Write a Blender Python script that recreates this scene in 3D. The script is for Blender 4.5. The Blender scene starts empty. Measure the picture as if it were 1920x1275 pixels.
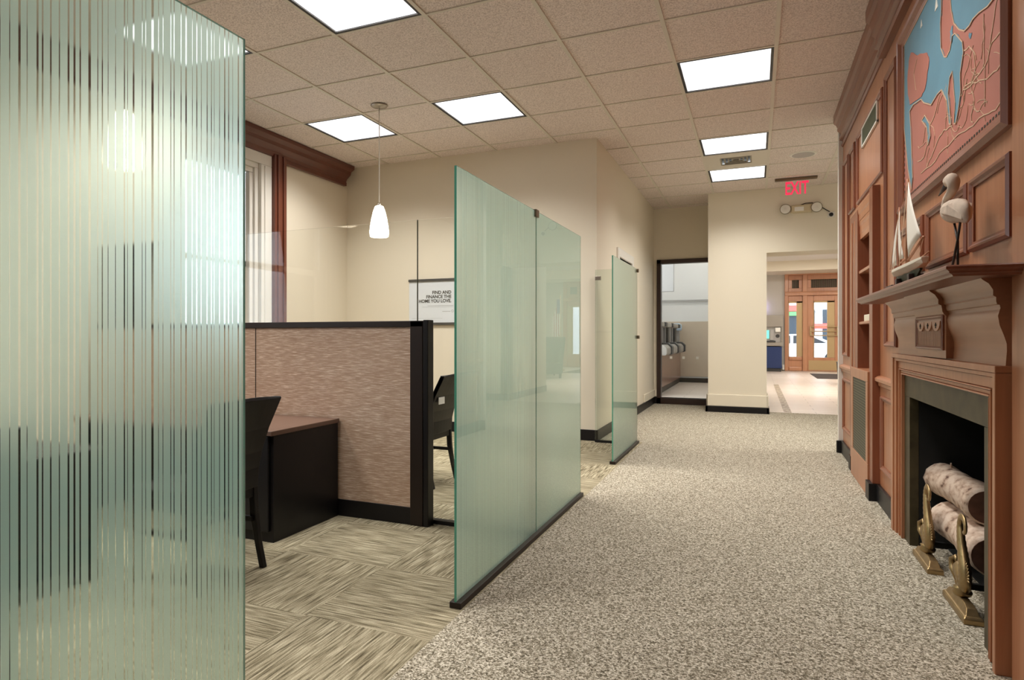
import bpy, bmesh, math, random
from mathutils import Vector, Matrix
random.seed(7)
S = 1.3                       # metres per layout unit
COL = bpy.context.scene.collection
PI = math.pi
ULOC = {}
CEIL = 2.771
# ------------------------------------------------------------------ materials
def newmat(name):
    m = bpy.data.materials.new(name); m.use_nodes = True
    nt = m.node_tree; b = nt.nodes['Principled BSDF']
    return m, nt, b
def N(nt, t, **kw):
    n = nt.nodes.new(t)
    for k, v in kw.items():
        if k.startswith('i_'):
            n.inputs[k[2:].replace('_', ' ')].default_value = v
        else: setattr(n, k, v)
    return n
def L(nt, a, ao, b, bi): nt.links.new(a.outputs[ao], b.inputs[bi])
def rgb(r, g, b): return (r, g, b, 1)
def plain(name, c, rough=.5, metal=0, spec=.5, coat=0, bump=0, bscale=200, var=0, vscale=6):
    m, nt, b = newmat(name)
    b.inputs['Base Color'].default_value = rgb(*c)
    b.inputs['Roughness'].default_value = rough
    b.inputs['Metallic'].default_value = metal
    b.inputs['Specular IOR Level'].default_value = spec
    b.inputs['Coat Weight'].default_value = coat
    tc = N(nt, 'ShaderNodeTexCoord')
    if var:
        n = N(nt, 'ShaderNodeTexNoise'); n.inputs['Scale'].default_value = vscale; n.inputs['Detail'].default_value = 6
        L(nt, tc, 'Object', n, 'Vector')
        mx = N(nt, 'ShaderNodeMix', data_type='RGBA')
        mx.inputs['A'].default_value = rgb(*[x*(1-var) for x in c]); mx.inputs['B'].default_value = rgb(*[min(1, x*(1+var)) for x in c])
        L(nt, n, 'Fac', mx, 'Factor'); L(nt, mx, 'Result', b, 'Base Color')
    if bump:
        n = N(nt, 'ShaderNodeTexNoise'); n.inputs['Scale'].default_value = bscale; n.inputs['Detail'].default_value = 3
        L(nt, tc, 'Object', n, 'Vector')
        bp = N(nt, 'ShaderNodeBump'); bp.inputs['Strength'].default_value = bump; bp.inputs['Distance'].default_value = .002
        L(nt, n, 'Fac', bp, 'Height'); L(nt, bp, 'Normal', b, 'Normal')
    return m
def wood(name, c1, c2, rough=.35, axis='Z', scale=1.0, coat=.15):
    m, nt, b = newmat(name)
    tc = N(nt, 'ShaderNodeTexCoord'); mp = N(nt, 'ShaderNodeMapping')
    st = {'Z': (26, 26, 1.2), 'Y': (26, 1.2, 26), 'X': (1.2, 26, 26)}[axis]
    mp.inputs['Scale'].default_value = [x*scale for x in st]
    n = N(nt, 'ShaderNodeTexNoise'); n.inputs['Scale'].default_value = 1; n.inputs['Detail'].default_value = 8; n.inputs['Roughness'].default_value = .6; n.inputs['Distortion'].default_value = .4
    n2 = N(nt, 'ShaderNodeTexNoise'); n2.inputs['Scale'].default_value = 1.7; n2.inputs['Detail'].default_value = 3
    L(nt, tc, 'Object', mp, 'Vector'); L(nt, mp, 'Vector', n, 'Vector'); L(nt, tc, 'Object', n2, 'Vector')
    r = N(nt, 'ShaderNodeValToRGB'); r.color_ramp.elements[0].position = .32; r.color_ramp.elements[1].position = .72
    r.color_ramp.elements[0].color = rgb(*c1); r.color_ramp.elements[1].color = rgb(*c2)
    mix = N(nt, 'ShaderNodeMath', operation='MULTIPLY_ADD'); mix.inputs[1].default_value = .55
    m2 = N(nt, 'ShaderNodeMath', operation='MULTIPLY'); m2.inputs[1].default_value = .45
    L(nt, n2, 'Fac', m2, 0); L(nt, n, 'Fac', mix, 0); L(nt, m2, 'Value', mix, 2)
    L(nt, mix, 'Value', r, 'Fac'); L(nt, r, 'Color', b, 'Base Color')
    b.inputs['Roughness'].default_value = rough; b.inputs['Coat Weight'].default_value = coat; b.inputs['Coat Roughness'].default_value = .25
    bp = N(nt, 'ShaderNodeBump'); bp.inputs['Strength'].default_value = .06; bp.inputs['Distance'].default_value = .002
    L(nt, n, 'Fac', bp, 'Height'); L(nt, bp, 'Normal', b, 'Normal')
    return m
def emis(name, c, s):
    m, nt, b = newmat(name)
    b.inputs['Base Color'].default_value = rgb(*c)
    b.inputs['Emission Color'].default_value = rgb(*c); b.inputs['Emission Strength'].default_value = s
    return m
M = {}
M['cream'] = plain('cream_paint', (.80, .735, .605), .6, bump=.08, bscale=60)
M['white_paint'] = plain('white_paint', (.80, .78, .72), .45)
M['grey_wall'] = plain('grey_paint', (.62, .60, .55), .6)
M['white_wall'] = plain('white_wall_paint', (.82, .82, .80), .6)
M['beige'] = plain('beige_panel', (.60, .50, .38), .5, var=.05)
M['black_base'] = plain('black_vinyl', (.009, .008, .009), .4, spec=.3)
M['black_wood'] = plain('black_stained_wood', (.007, .006, .007), .4, spec=.35, coat=.05, var=.2, vscale=30)
M['dark_frame'] = plain('dark_brown_metal', (.022, .014, .011), .45, spec=.3)
M['door_frame'] = plain('dark_brown_frame', (.035, .018, .014), .4)
M['steel_paint'] = plain('vent_grey_paint', (.36, .33, .27), .7, spec=.1)
M['seal'] = plain('olive_seal', (.14, .15, .09), .5)
M['grid'] = plain('ceiling_grid_paint', (.70, .65, .56), .5)
M['white_metal'] = plain('white_enamel', (.80, .78, .72), .4)
M['grey_metal'] = plain('grey_metal', (.42, .41, .40), .4, .2)
M['steel'] = plain('brushed_steel', (.38, .34, .29), .35, .9)
M['bronze'] = plain('bronze_fitting', (.20, .15, .10), .4, .8)
M['brass'] = plain('aged_brass', (.36, .25, .125), .36, .9, var=.35, vscale=25, bump=.4, bscale=60)
M['wood'] = wood('cherry_wood', (.34, .13, .060), (.52, .235, .118))
M['wood_h'] = wood('cherry_wood_horizontal', (.30, .125, .062), (.46, .215, .115), axis='Y')
M['wood_dark'] = wood('cherry_wood_moulding', (.19, .058, .028), (.31, .105, .053))
M['wood_dark_h'] = wood('cherry_moulding_horizontal', (.155, .052, .028), (.27, .10, .055), axis='Y')
M['brown_trim'] = wood('brown_trim_wood', (.12, .032, .018), (.20, .062, .034))
M['brown_trim_h'] = wood('brown_trim_wood_horizontal', (.10, .026, .015), (.17, .052, .03), axis='Y')
M['desk_top'] = wood('walnut_laminate', (.10, .055, .038), (.16, .09, .062), rough=.4, axis='Y')
M['door_wood'] = wood('bronze_toned_door', (.46, .21, .11), (.62, .31, .17), rough=.3, coat=.5)
M['counter'] = wood('reddish_counter_laminate', (.22, .11, .075), (.33, .17, .12), rough=.25, axis='Y')
M['kick'] = plain('brass_kickplate', (.52, .38, .20), .4, .35)
M['marble'] = plain('olive_stone', (.062, .050, .026), .42, spec=.22, var=.7, vscale=11)
M['firebrick'] = plain('soot_black', (.006, .006, .006), .9)
M['bark'] = None
M['plaster'] = plain('white_plaster', (.82, .80, .76), .7)
M['paper'] = plain('poster_paper', (.74, .78, .82), .4)
M['ink'] = plain('poster_ink', (.05, .045, .03), .6)
M['ink_grey'] = plain('poster_grey_ink', (.45, .47, .48), .6)
M['rail'] = plain('poster_rail_grey', (.10, .095, .085), .4, .3)
M['sticker'] = plain('white_sticker', (.85, .85, .80), .5)
M['blue'] = plain('navy_blue_panel', (.012, .035, .14), .35)
M['atm'] = plain('atm_grey_plastic', (.33, .30, .26), .45)
M['atm_dark'] = plain('atm_dark_plastic', (.04, .04, .04), .4)
M['atm_screen'] = emis('atm_lit_screen', (.15, .65, .55), .8)
M['lit_sign'] = emis('lit_violet_sign', (.62, .55, .95), 1.6)
M['mat_rug'] = plain('dark_door_mat', (.05, .035, .028), .9)
M['red_led'] = emis('exit_letter_red', (.85, .03, .10), .55)
M['cream_plastic'] = plain('cream_plastic', (.58, .50, .33), .45)
M['lens'] = plain('lamp_reflector', (.80, .79, .72), .25)
M['lamp_rim'] = plain('lamp_rim_bronze', (.20, .15, .09), .4)
M['sail'] = plain('sail_cloth', (.80, .76, .68), .8)
M['spar'] = plain('spar_wood', (.40, .17, .08), .5)
M['hull'] = plain('hull_white', (.72, .67, .56), .45)
M['hull_dark'] = plain('hull_dark_green', (.03, .05, .03), .5)
M['stand'] = plain('dark_boat_stand', (.035, .02, .018), .5)
M['bird'] = plain('whitewashed_carving', (.60, .48, .38), .8, var=.28, vscale=30, bump=.5, bscale=40)
M['bill'] = plain('dark_bill', (.04, .02, .015), .5)
M['wire'] = plain('black_wire', (.015, .012, .012), .4)
M['book'] = plain('ivory_card', (.78, .74, .58), .6)
M['map_land'] = plain('map_terracotta', (.43, .155, .115), .6, var=.12, vscale=5)
M['map_sea'] = plain('map_blue', (.11, .26, .35), .5, var=.18, vscale=4)
M['map_line'] = plain('map_cream_line', (.60, .42, .28), .6)
M['lounge'] = plain('dark_green_upholstery', (.035, .05, .045), .7)
M['flag_red'] = plain('flag_red', (.5, .03, .04), .8)
M['flag_white'] = plain('flag_white', (.8, .8, .8), .8)
M['flag_blue'] = plain('flag_blue', (.03, .04, .2), .8)
M['asphalt'] = plain('street_asphalt', (.35, .35, .36), .9)
M['facade'] = plain('pale_facade', (.75, .76, .78), .8)
M['shopglass'] = plain('dark_shop_window', (.05, .07, .09), .2)
M['red_sign'] = emis('red_shop_sign', (.9, .06, .05), 2.5)
M['green_sign'] = plain('green_awning', (.15, .5, .15), .6)
M['car'] = plain('white_car_paint', (.82, .83, .85), .2, coat=1)
M['tyre'] = plain('tyre_rubber', (.03, .03, .03), .8)
M['carglass'] = plain('car_glass', (.05, .06, .07), .1)
TRO = 6.0
LAMP_W, LAMP_SPREAD = 24, 130
def lens_panel():
    m, nt, b = newmat('lamp_lens_cells')
    tc = N(nt, 'ShaderNodeTexCoord'); sp = N(nt, 'ShaderNodeSeparateXYZ'); L(nt, tc, 'Object', sp, 'Vector')
    def cell(ax, k, ph):
        a = N(nt, 'ShaderNodeMath', operation='MULTIPLY'); a.inputs[1].default_value = k; L(nt, sp, ax, a, 0)
        c_ = N(nt, 'ShaderNodeMath', operation='COSINE'); L(nt, a, 'Value', c_, 0); return c_
    cx_ = cell('X', 2*PI/(.17*S), 0); cy_ = cell('Y', 2*PI/(.26*S), 0)
    ad = N(nt, 'ShaderNodeMath', operation='ADD'); L(nt, cx_, 'Value', ad, 0); L(nt, cy_, 'Value', ad, 1)
    mr = N(nt, 'ShaderNodeMapRange'); mr.inputs['From Min'].default_value = -2; mr.inputs['From Max'].default_value = 1.2
    mr.inputs['To Min'].default_value = .62; mr.inputs['To Max'].default_value = 1.1; L(nt, ad, 'Value', mr, 'Value')
    b.inputs['Base Color'].default_value = rgb(.8, .8, .8); b.inputs['Emission Color'].default_value = rgb(.97, .98, 1.0)
    L(nt, mr, 'Result', b, 'Emission Strength'); return m
M['lens_panel'] = lens_panel()
M['diffuser'] = emis('lamp_diffuser', (1.0, .965, .90), TRO)
M['downlight'] = emis('downlight_lens', (1.0, .93, .84), 190)
M['bulb'] = emis('pendant_opal_glass', (1.0, .93, .80), 4.5)

# birch bark
def bark():
    m, nt, b = newmat('birch_bark')
    tc = N(nt, 'ShaderNodeTexCoord'); mp = N(nt, 'ShaderNodeMapping'); mp.inputs['Scale'].default_value = (14, 9, 14)
    n = N(nt, 'ShaderNodeTexNoise'); n.inputs['Scale'].default_value = 2.0; n.inputs['Detail'].default_value = 6
    L(nt, tc, 'Object', mp, 'Vector'); L(nt, mp, 'Vector', n, 'Vector')
    r = N(nt, 'ShaderNodeValToRGB'); e = r.color_ramp.elements
    e[0].position = .30; e[0].color = rgb(.12, .06, .04); e[1].position = .40; e[1].color = rgb(.50, .35, .26)
    x = e.new(.60); x.color = rgb(.72, .58, .47)
    L(nt, n, 'Fac', r, 'Fac'); L(nt, r, 'Color', b, 'Base Color'); b.inputs['Roughness'].default_value = .75
    bp = N(nt, 'ShaderNodeBump'); bp.inputs['Strength'].default_value = .3; bp.inputs['Distance'].default_value = .003
    L(nt, n, 'Fac', bp, 'Height'); L(nt, bp, 'Normal', b, 'Normal')
    return m
M['bark'] = bark()
M['log_end'] = plain('sawn_log_end', (.15, .07, .045), .85, var=.6, vscale=22)

# ceiling tile: speckled mineral fibre
def tilemat():
    m, nt, b = newmat('ceiling_tile')
    tc = N(nt, 'ShaderNodeTexCoord')
    n = N(nt, 'ShaderNodeTexNoise'); n.inputs['Scale'].default_value = 95; n.inputs['Detail'].default_value = 3
    n2 = N(nt, 'ShaderNodeTexNoise'); n2.inputs['Scale'].default_value = 1.1; n2.inputs['Detail'].default_value = 2
    L(nt, tc, 'Object', n, 'Vector'); L(nt, tc, 'Object', n2, 'Vector')
    r = N(nt, 'ShaderNodeValToRGB'); e = r.color_ramp.elements
    e[0].position = .36; e[0].color = rgb(.60, .515, .475); e[1].position = .58; e[1].color = rgb(.88, .79, .74)
    L(nt, n, 'Fac', r, 'Fac')
    mx = N(nt, 'ShaderNodeMix', data_type='RGBA', blend_type='MULTIPLY'); mx.inputs['Factor'].default_value = .25
    L(nt, r, 'Color', mx, 'A'); L(nt, n2, 'Color', mx, 'B'); L(nt, r, 'Color', b, 'Base Color')
    b.inputs['Roughness'].default_value = .95; b.inputs['Specular IOR Level'].default_value = .1
    bp = N(nt, 'ShaderNodeBump'); bp.inputs['Strength'].default_value = .3; bp.inputs['Distance'].default_value = .003
    L(nt, n, 'Fac', bp, 'Height'); L(nt, bp, 'Normal', b, 'Normal')
    return m
M['tile'] = tilemat()

# corridor carpet: salt and pepper loop pile
def carpet():
    m, nt, b = newmat('speckled_loop_carpet')
    tc = N(nt, 'ShaderNodeTexCoord')
    v = N(nt, 'ShaderNodeTexVoronoi'); v.inputs['Scale'].default_value = 150
    v2 = N(nt, 'ShaderNodeTexVoronoi'); v2.inputs['Scale'].default_value = 260
    n = N(nt, 'ShaderNodeTexNoise'); n.inputs['Scale'].default_value = 60; n.inputs['Detail'].default_value = 3
    for q in (n, v, v2): L(nt, tc, 'Object', q, 'Vector')
    s1 = N(nt, 'ShaderNodeSeparateColor'); L(nt, v, 'Color', s1, 'Color')
    s2 = N(nt, 'ShaderNodeSeparateColor'); L(nt, v2, 'Color', s2, 'Color')
    a1 = N(nt, 'ShaderNodeMath', operation='MULTIPLY'); a1.inputs[1].default_value = .5; L(nt, s1, 'Red', a1, 0)
    a2 = N(nt, 'ShaderNodeMath', operation='MULTIPLY_ADD'); a2.inputs[1].default_value = .25; L(nt, s2, 'Green', a2, 0); L(nt, a1, 'Value', a2, 2)
    a3 = N(nt, 'ShaderNodeMath', operation='MULTIPLY_ADD'); a3.inputs[1].default_value = .5; L(nt, n, 'Fac', a3, 0); L(nt, a2, 'Value', a3, 2)
    r = N(nt, 'ShaderNodeValToRGB'); e = r.color_ramp.elements
    e[0].position = .34; e[0].color = rgb(.09, .075, .052)
    e[1].position = .55; e[1].color = rgb(.28, .245, .178)
    x = e.new(.70); x.color = rgb(.44, .395, .31)
    x = e.new(.88); x.color = rgb(.72, .67, .56)
    L(nt, a3, 'Value', r, 'Fac'); L(nt, r, 'Color', b, 'Base Color')
    b.inputs['Roughness'].default_value = 1; b.inputs['Specular IOR Level'].default_value = .05
    bp = N(nt, 'ShaderNodeBump'); bp.inputs['Strength'].default_value = .5; bp.inputs['Distance'].default_value = .003
    L(nt, v, 'Distance', bp, 'Height'); L(nt, bp, 'Normal', b, 'Normal')
    return m
M['carpet'] = carpet()
# office carpet squares laid quarter-turned
def squares():
    m, nt, b = newmat('quarter_turned_carpet_squares')
    tc = N(nt, 'ShaderNodeTexCoord'); sp = N(nt, 'ShaderNodeSeparateXYZ'); L(nt, tc, 'Object', sp, 'Vector')
    def fl(ax, off):
        a = N(nt, 'ShaderNodeMath', operation='ADD'); a.inputs[1].default_value = -off*S; L(nt, sp, ax, a, 0)
        d = N(nt, 'ShaderNodeMath', operation='DIVIDE'); d.inputs[1].default_value = .5*S; L(nt, a, 'Value', d, 0)
        f = N(nt, 'ShaderNodeMath', operation='FLOOR'); L(nt, d, 'Value', f, 0); return f, d
    fx, dx = fl('X', -.91); fy, dy = fl('Y', 1.795)
    s = N(nt, 'ShaderNodeMath', operation='ADD'); L(nt, fx, 'Value', s, 0); L(nt, fy, 'Value', s, 1)
    md = N(nt, 'ShaderNodeMath', operation='PINGPONG'); md.inputs[1].default_value = 1; L(nt, s, 'Value', md, 0)
    outs = []
    for sc in ((5, 105, 1), (105, 5, 1)):
        mp = N(nt, 'ShaderNodeMapping'); mp.inputs['Scale'].default_value = sc
        n = N(nt, 'ShaderNodeTexNoise'); n.inputs['Scale'].default_value = 1; n.inputs['Detail'].default_value = 5; n.inputs['Roughness'].default_value = .6; n.inputs['Distortion'].default_value = .12
        L(nt, tc, 'Object', mp, 'Vector'); L(nt, mp, 'Vector', n, 'Vector'); outs.append(n)
    mx = N(nt, 'ShaderNodeMix', data_type='FLOAT')
    L(nt, md, 'Value', mx, 'Factor'); L(nt, outs[1], 'Fac', mx, 'A'); L(nt, outs[0], 'Fac', mx, 'B')
    r = N(nt, 'ShaderNodeValToRGB'); e = r.color_ramp.elements
    e[0].position = .33; e[0].color = rgb(.085, .070, .044); e[1].position = .67; e[1].color = rgb(.56, .50, .36)
    x = e.new(.46); x.color = rgb(.25, .215, .14)
    L(nt, mx, 'Result', r, 'Fac')
    n4 = N(nt, 'ShaderNodeTexNoise'); n4.inputs['Scale'].default_value = 240; n4.inputs['Detail'].default_value = 1; L(nt, tc, 'Object', n4, 'Vector')
    ov = N(nt, 'ShaderNodeMix', data_type='RGBA', blend_type='OVERLAY'); ov.inputs['Factor'].default_value = .45
    L(nt, r, 'Color', ov, 'A'); L(nt, n4, 'Fac', ov, 'B'); L(nt, ov, 'Result', b, 'Base Color')
    b.inputs['Roughness'].default_value = 1; b.inputs['Specular IOR Level'].default_value = .05
    bp = N(nt, 'ShaderNodeBump'); bp.inputs['Strength'].default_value = .7; bp.inputs['Distance'].default_value = .006
    L(nt, mx, 'Result', bp, 'Height'); L(nt, bp, 'Normal', b, 'Normal')
    return m
M['squares'] = squares()
def planks():
    m, nt, b = newmat('pale_plank_tile')
    tc = N(nt, 'ShaderNodeTexCoord')
    br = N(nt, 'ShaderNodeTexBrick'); br.inputs['Scale'].default_value = 1.0; br.inputs['Brick Width'].default_value = .9; br.inputs['Row Height'].default_value = .3
    br.inputs['Mortar Size'].default_value = .006
    br.inputs['Color1'].default_value = rgb(.66, .57, .49); br.inputs['Color2'].default_value = rgb(.72, .63, .55); br.inputs['Mortar'].default_value = rgb(.45, .38, .32)
    L(nt, tc, 'Object', br, 'Vector')
    mp = N(nt, 'ShaderNodeMapping'); mp.inputs['Scale'].default_value = (2, 14, 1)
    n = N(nt, 'ShaderNodeTexNoise'); n.inputs['Detail'].default_value = 5; L(nt, tc, 'Object', mp, 'Vector'); L(nt, mp, 'Vector', n, 'Vector')
    mx = N(nt, 'ShaderNodeMix', data_type='RGBA', blend_type='OVERLAY'); mx.inputs['Factor'].default_value = .3
    L(nt, br, 'Color', mx, 'A'); L(nt, n, 'Fac', mx, 'B'); L(nt, mx, 'Result', b, 'Base Color')
    b.inputs['Roughness'].default_value = .35
    return m
M['planks'] = planks()
def mosaic():
    m, nt, b = newmat('pebble_mosaic')
    tc = N(nt, 'ShaderNodeTexCoord'); v = N(nt, 'ShaderNodeTexVoronoi'); v.inputs['Scale'].default_value = 22; L(nt, tc, 'Object', v, 'Vector')
    r = N(nt, 'ShaderNodeValToRGB'); e = r.color_ramp.elements; e[0].color = rgb(.62, .54, .42); e[1].color = rgb(.20, .14, .08); e[0].position = .1; e[1].position = .7
    L(nt, v, 'Distance', r, 'Fac'); L(nt, r, 'Color', b, 'Base Color'); b.inputs['Roughness'].default_value = .5
    return m
M['mosaic'] = mosaic()
def tanfabric():
    m, nt, b = newmat('tan_woven_fabric')
    tc = N(nt, 'ShaderNodeTexCoord')
    mp = N(nt, 'ShaderNodeMapping'); mp.inputs['Scale'].default_value = (13, 13, 300)
    n = N(nt, 'ShaderNodeTexNoise'); n.inputs['Scale'].default_value = 1; n.inputs['Detail'].default_value = 4; n.inputs['Roughness'].default_value = .6
    L(nt, tc, 'Object', mp, 'Vector'); L(nt, mp, 'Vector', n, 'Vector')
    r = N(nt, 'ShaderNodeValToRGB'); e = r.color_ramp.elements
    e[0].position = .38; e[0].color = rgb(.43, .28, .19); e[1].position = .66; e[1].color = rgb(.86, .74, .62)
    x = e.new(.54); x.color = rgb(.55, .385, .28)
    L(nt, n, 'Fac', r, 'Fac'); L(nt, r, 'Color', b, 'Base Color'); b.inputs['Roughness'].default_value = .7
    b.inputs['Sheen Weight'].default_value = .2
    return m
M['tan'] = tanfabric()
def shade_mesh_grille(): return plain('grille_mesh', (.05, .05, .04), .5)
M['grille'] = shade_mesh_grille()
def fireglass():
    m, nt, b = newmat('dark_cabinet_glass')
    tc = N(nt, 'ShaderNodeTexCoord'); w = N(nt, 'ShaderNodeTexWave', bands_direction='Z'); w.inputs['Scale'].default_value = 14; w.inputs['Distortion'].default_value = .6
    L(nt, tc, 'Object', w, 'Vector')
    r = N(nt, 'ShaderNodeValToRGB'); e = r.color_ramp.elements; e[0].color = rgb(.03, .028, .02); e[1].color = rgb(.13, .125, .08)
    L(nt, w, 'Fac', r, 'Fac'); L(nt, r, 'Color', b, 'Base Color'); b.inputs['Roughness'].default_value = .5; b.inputs['Specular IOR Level'].default_value = .2
    return m
M['cabglass'] = fireglass()

# glasses --------------------------------------------------------------
def clearglass(name, tint, fac=1.45):
    m, nt, b = newmat(name); nt.nodes.remove(b)
    out = nt.nodes['Material Output']
    t = N(nt, 'ShaderNodeBsdfTransparent'); t.inputs['Color'].default_value = rgb(*tint)
    g = N(nt, 'ShaderNodeBsdfGlossy'); g.inputs['Roughness'].default_value = .0
    f = N(nt, 'ShaderNodeFresnel'); f.inputs['IOR'].default_value = fac
    mx = N(nt, 'ShaderNodeMixShader'); L(nt, f, 'Fac', mx, 0); L(nt, t, 'BSDF', mx, 1); L(nt, g, 'BSDF', mx, 2)
    L(nt, mx, 'Shader', out, 'Surface')
    return m
M['clear'] = clearglass('clear_plate_glass', (.995, 1.0, .99), 1.3)
M['clear_green'] = clearglass('edge_tinted_plate_glass', (.93, .97, .94))
def frontface():
    m, nt, b = newmat('polished_green_glass_face'); nt.nodes.remove(b)
    t = N(nt, 'ShaderNodeBsdfRefraction'); t.inputs['Color'].default_value = rgb(.88, .98, .935); t.inputs['IOR'].default_value = 1.3; t.inputs['Roughness'].default_value = 0
    g = N(nt, 'ShaderNodeBsdfGlossy'); g.inputs['Roughness'].default_value = .0
    f = N(nt, 'ShaderNodeFresnel'); f.inputs['IOR'].default_value = 1.42
    mx = N(nt, 'ShaderNodeMixShader'); L(nt, f, 'Fac', mx, 0); L(nt, t, 'BSDF', mx, 1); L(nt, g, 'BSDF', mx, 2)
    L(nt, mx, 'Shader', nt.nodes['Material Output'], 'Surface'); return m
M['front'] = frontface()
M['edge'] = plain('green_glass_edge', (.10, .42, .30), .15)
M['edge'].node_tree.nodes['Principled BSDF'].inputs['Transmission Weight'].default_value = .3
def frosted(name, stripes):
    m, nt, b = newmat(name); nt.nodes.remove(b)
    out = nt.nodes['Material Output']
    tc = N(nt, 'ShaderNodeTexCoord')
    tl = N(nt, 'ShaderNodeBsdfTranslucent'); tl.inputs['Color'].default_value = rgb(.53, .70, .61)
    rf = N(nt, 'ShaderNodeBsdfRefraction'); rf.inputs['Color'].default_value = rgb(1, 1, 1); rf.inputs['IOR'].default_value = 1.3; rf.inputs['Roughness'].default_value = .55
    a2 = N(nt, 'ShaderNodeMixShader'); a2.inputs[0].default_value = .60
    L(nt, tl, 'BSDF', a2, 1); L(nt, rf, 'BSDF', a2, 2)
    body = a2
    if stripes:
        sp = N(nt, 'ShaderNodeSeparateXYZ'); L(nt, tc, 'Object', sp, 'Vector')
        def mth(op, x, y=None, v=None):
            q = N(nt, 'ShaderNodeMath', operation=op)
            if hasattr(x, 'outputs'): nt.links.new(x.outputs[0], q.inputs[0])
            if y is not None: nt.links.new(y.outputs[0], q.inputs[1])
            if v is not None: q.inputs[1].default_value = v
            return q
        u = N(nt, 'ShaderNodeMath', operation='MULTIPLY'); u.inputs[1].default_value = 1/(.0118*S); L(nt, sp, 'Y', u, 0)
        fl_ = mth('FLOOR', u); fr_ = mth('FRACT', u)
        wn = N(nt, 'ShaderNodeTexWhiteNoise', noise_dimensions='1D'); L(nt, fl_, 'Value', wn, 'W')
        wc = N(nt, 'ShaderNodeSeparateColor'); L(nt, wn, 'Color', wc, 'Color')
        c1_ = N(nt, 'ShaderNodeMath', operation='MULTIPLY_ADD'); c1_.inputs[1].default_value = .6; c1_.inputs[2].default_value = .2; L(nt, wc, 'Red', c1_, 0)
        p1 = N(nt, 'ShaderNodeMath', operation='POWER'); p1.inputs[1].default_value = 2.2; L(nt, wc, 'Green', p1, 0)
        w1 = N(nt, 'ShaderNodeMath', operation='MULTIPLY_ADD'); w1.inputs[1].default_value = .17; w1.inputs[2].default_value = .045; L(nt, p1, 'Value', w1, 0)
        d1 = mth('SUBTRACT', fr_, c1_); d2 = mth('ABSOLUTE', d1); r = mth('LESS_THAN', d2, w1)
        am = N(nt, 'ShaderNodeMath', operation='MULTIPLY'); am.inputs[1].default_value = stripes
        L(nt, r, 'Value', am, 0)
        tr = N(nt, 'ShaderNodeBsdfRefraction'); tr.inputs['IOR'].default_value = 1.3; tr.inputs['Roughness'].default_value = .11; tr.inputs['Color'].default_value = rgb(1, 1, 1)
        s = N(nt, 'ShaderNodeMixShader'); L(nt, am, 'Value', s, 0); L(nt, body, 'Shader', s, 1); L(nt, tr, 'BSDF', s, 2)
        body = s
    L(nt, body, 'Shader', out, 'Surface')
    return m
M['frost'] = frosted('frosted_green_glass', 0)
M['frost_stripe'] = frosted('pinstriped_frosted_glass', .95)
M['frost_stripe_soft'] = frosted('fine_striped_frosted_glass', .25)

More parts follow.
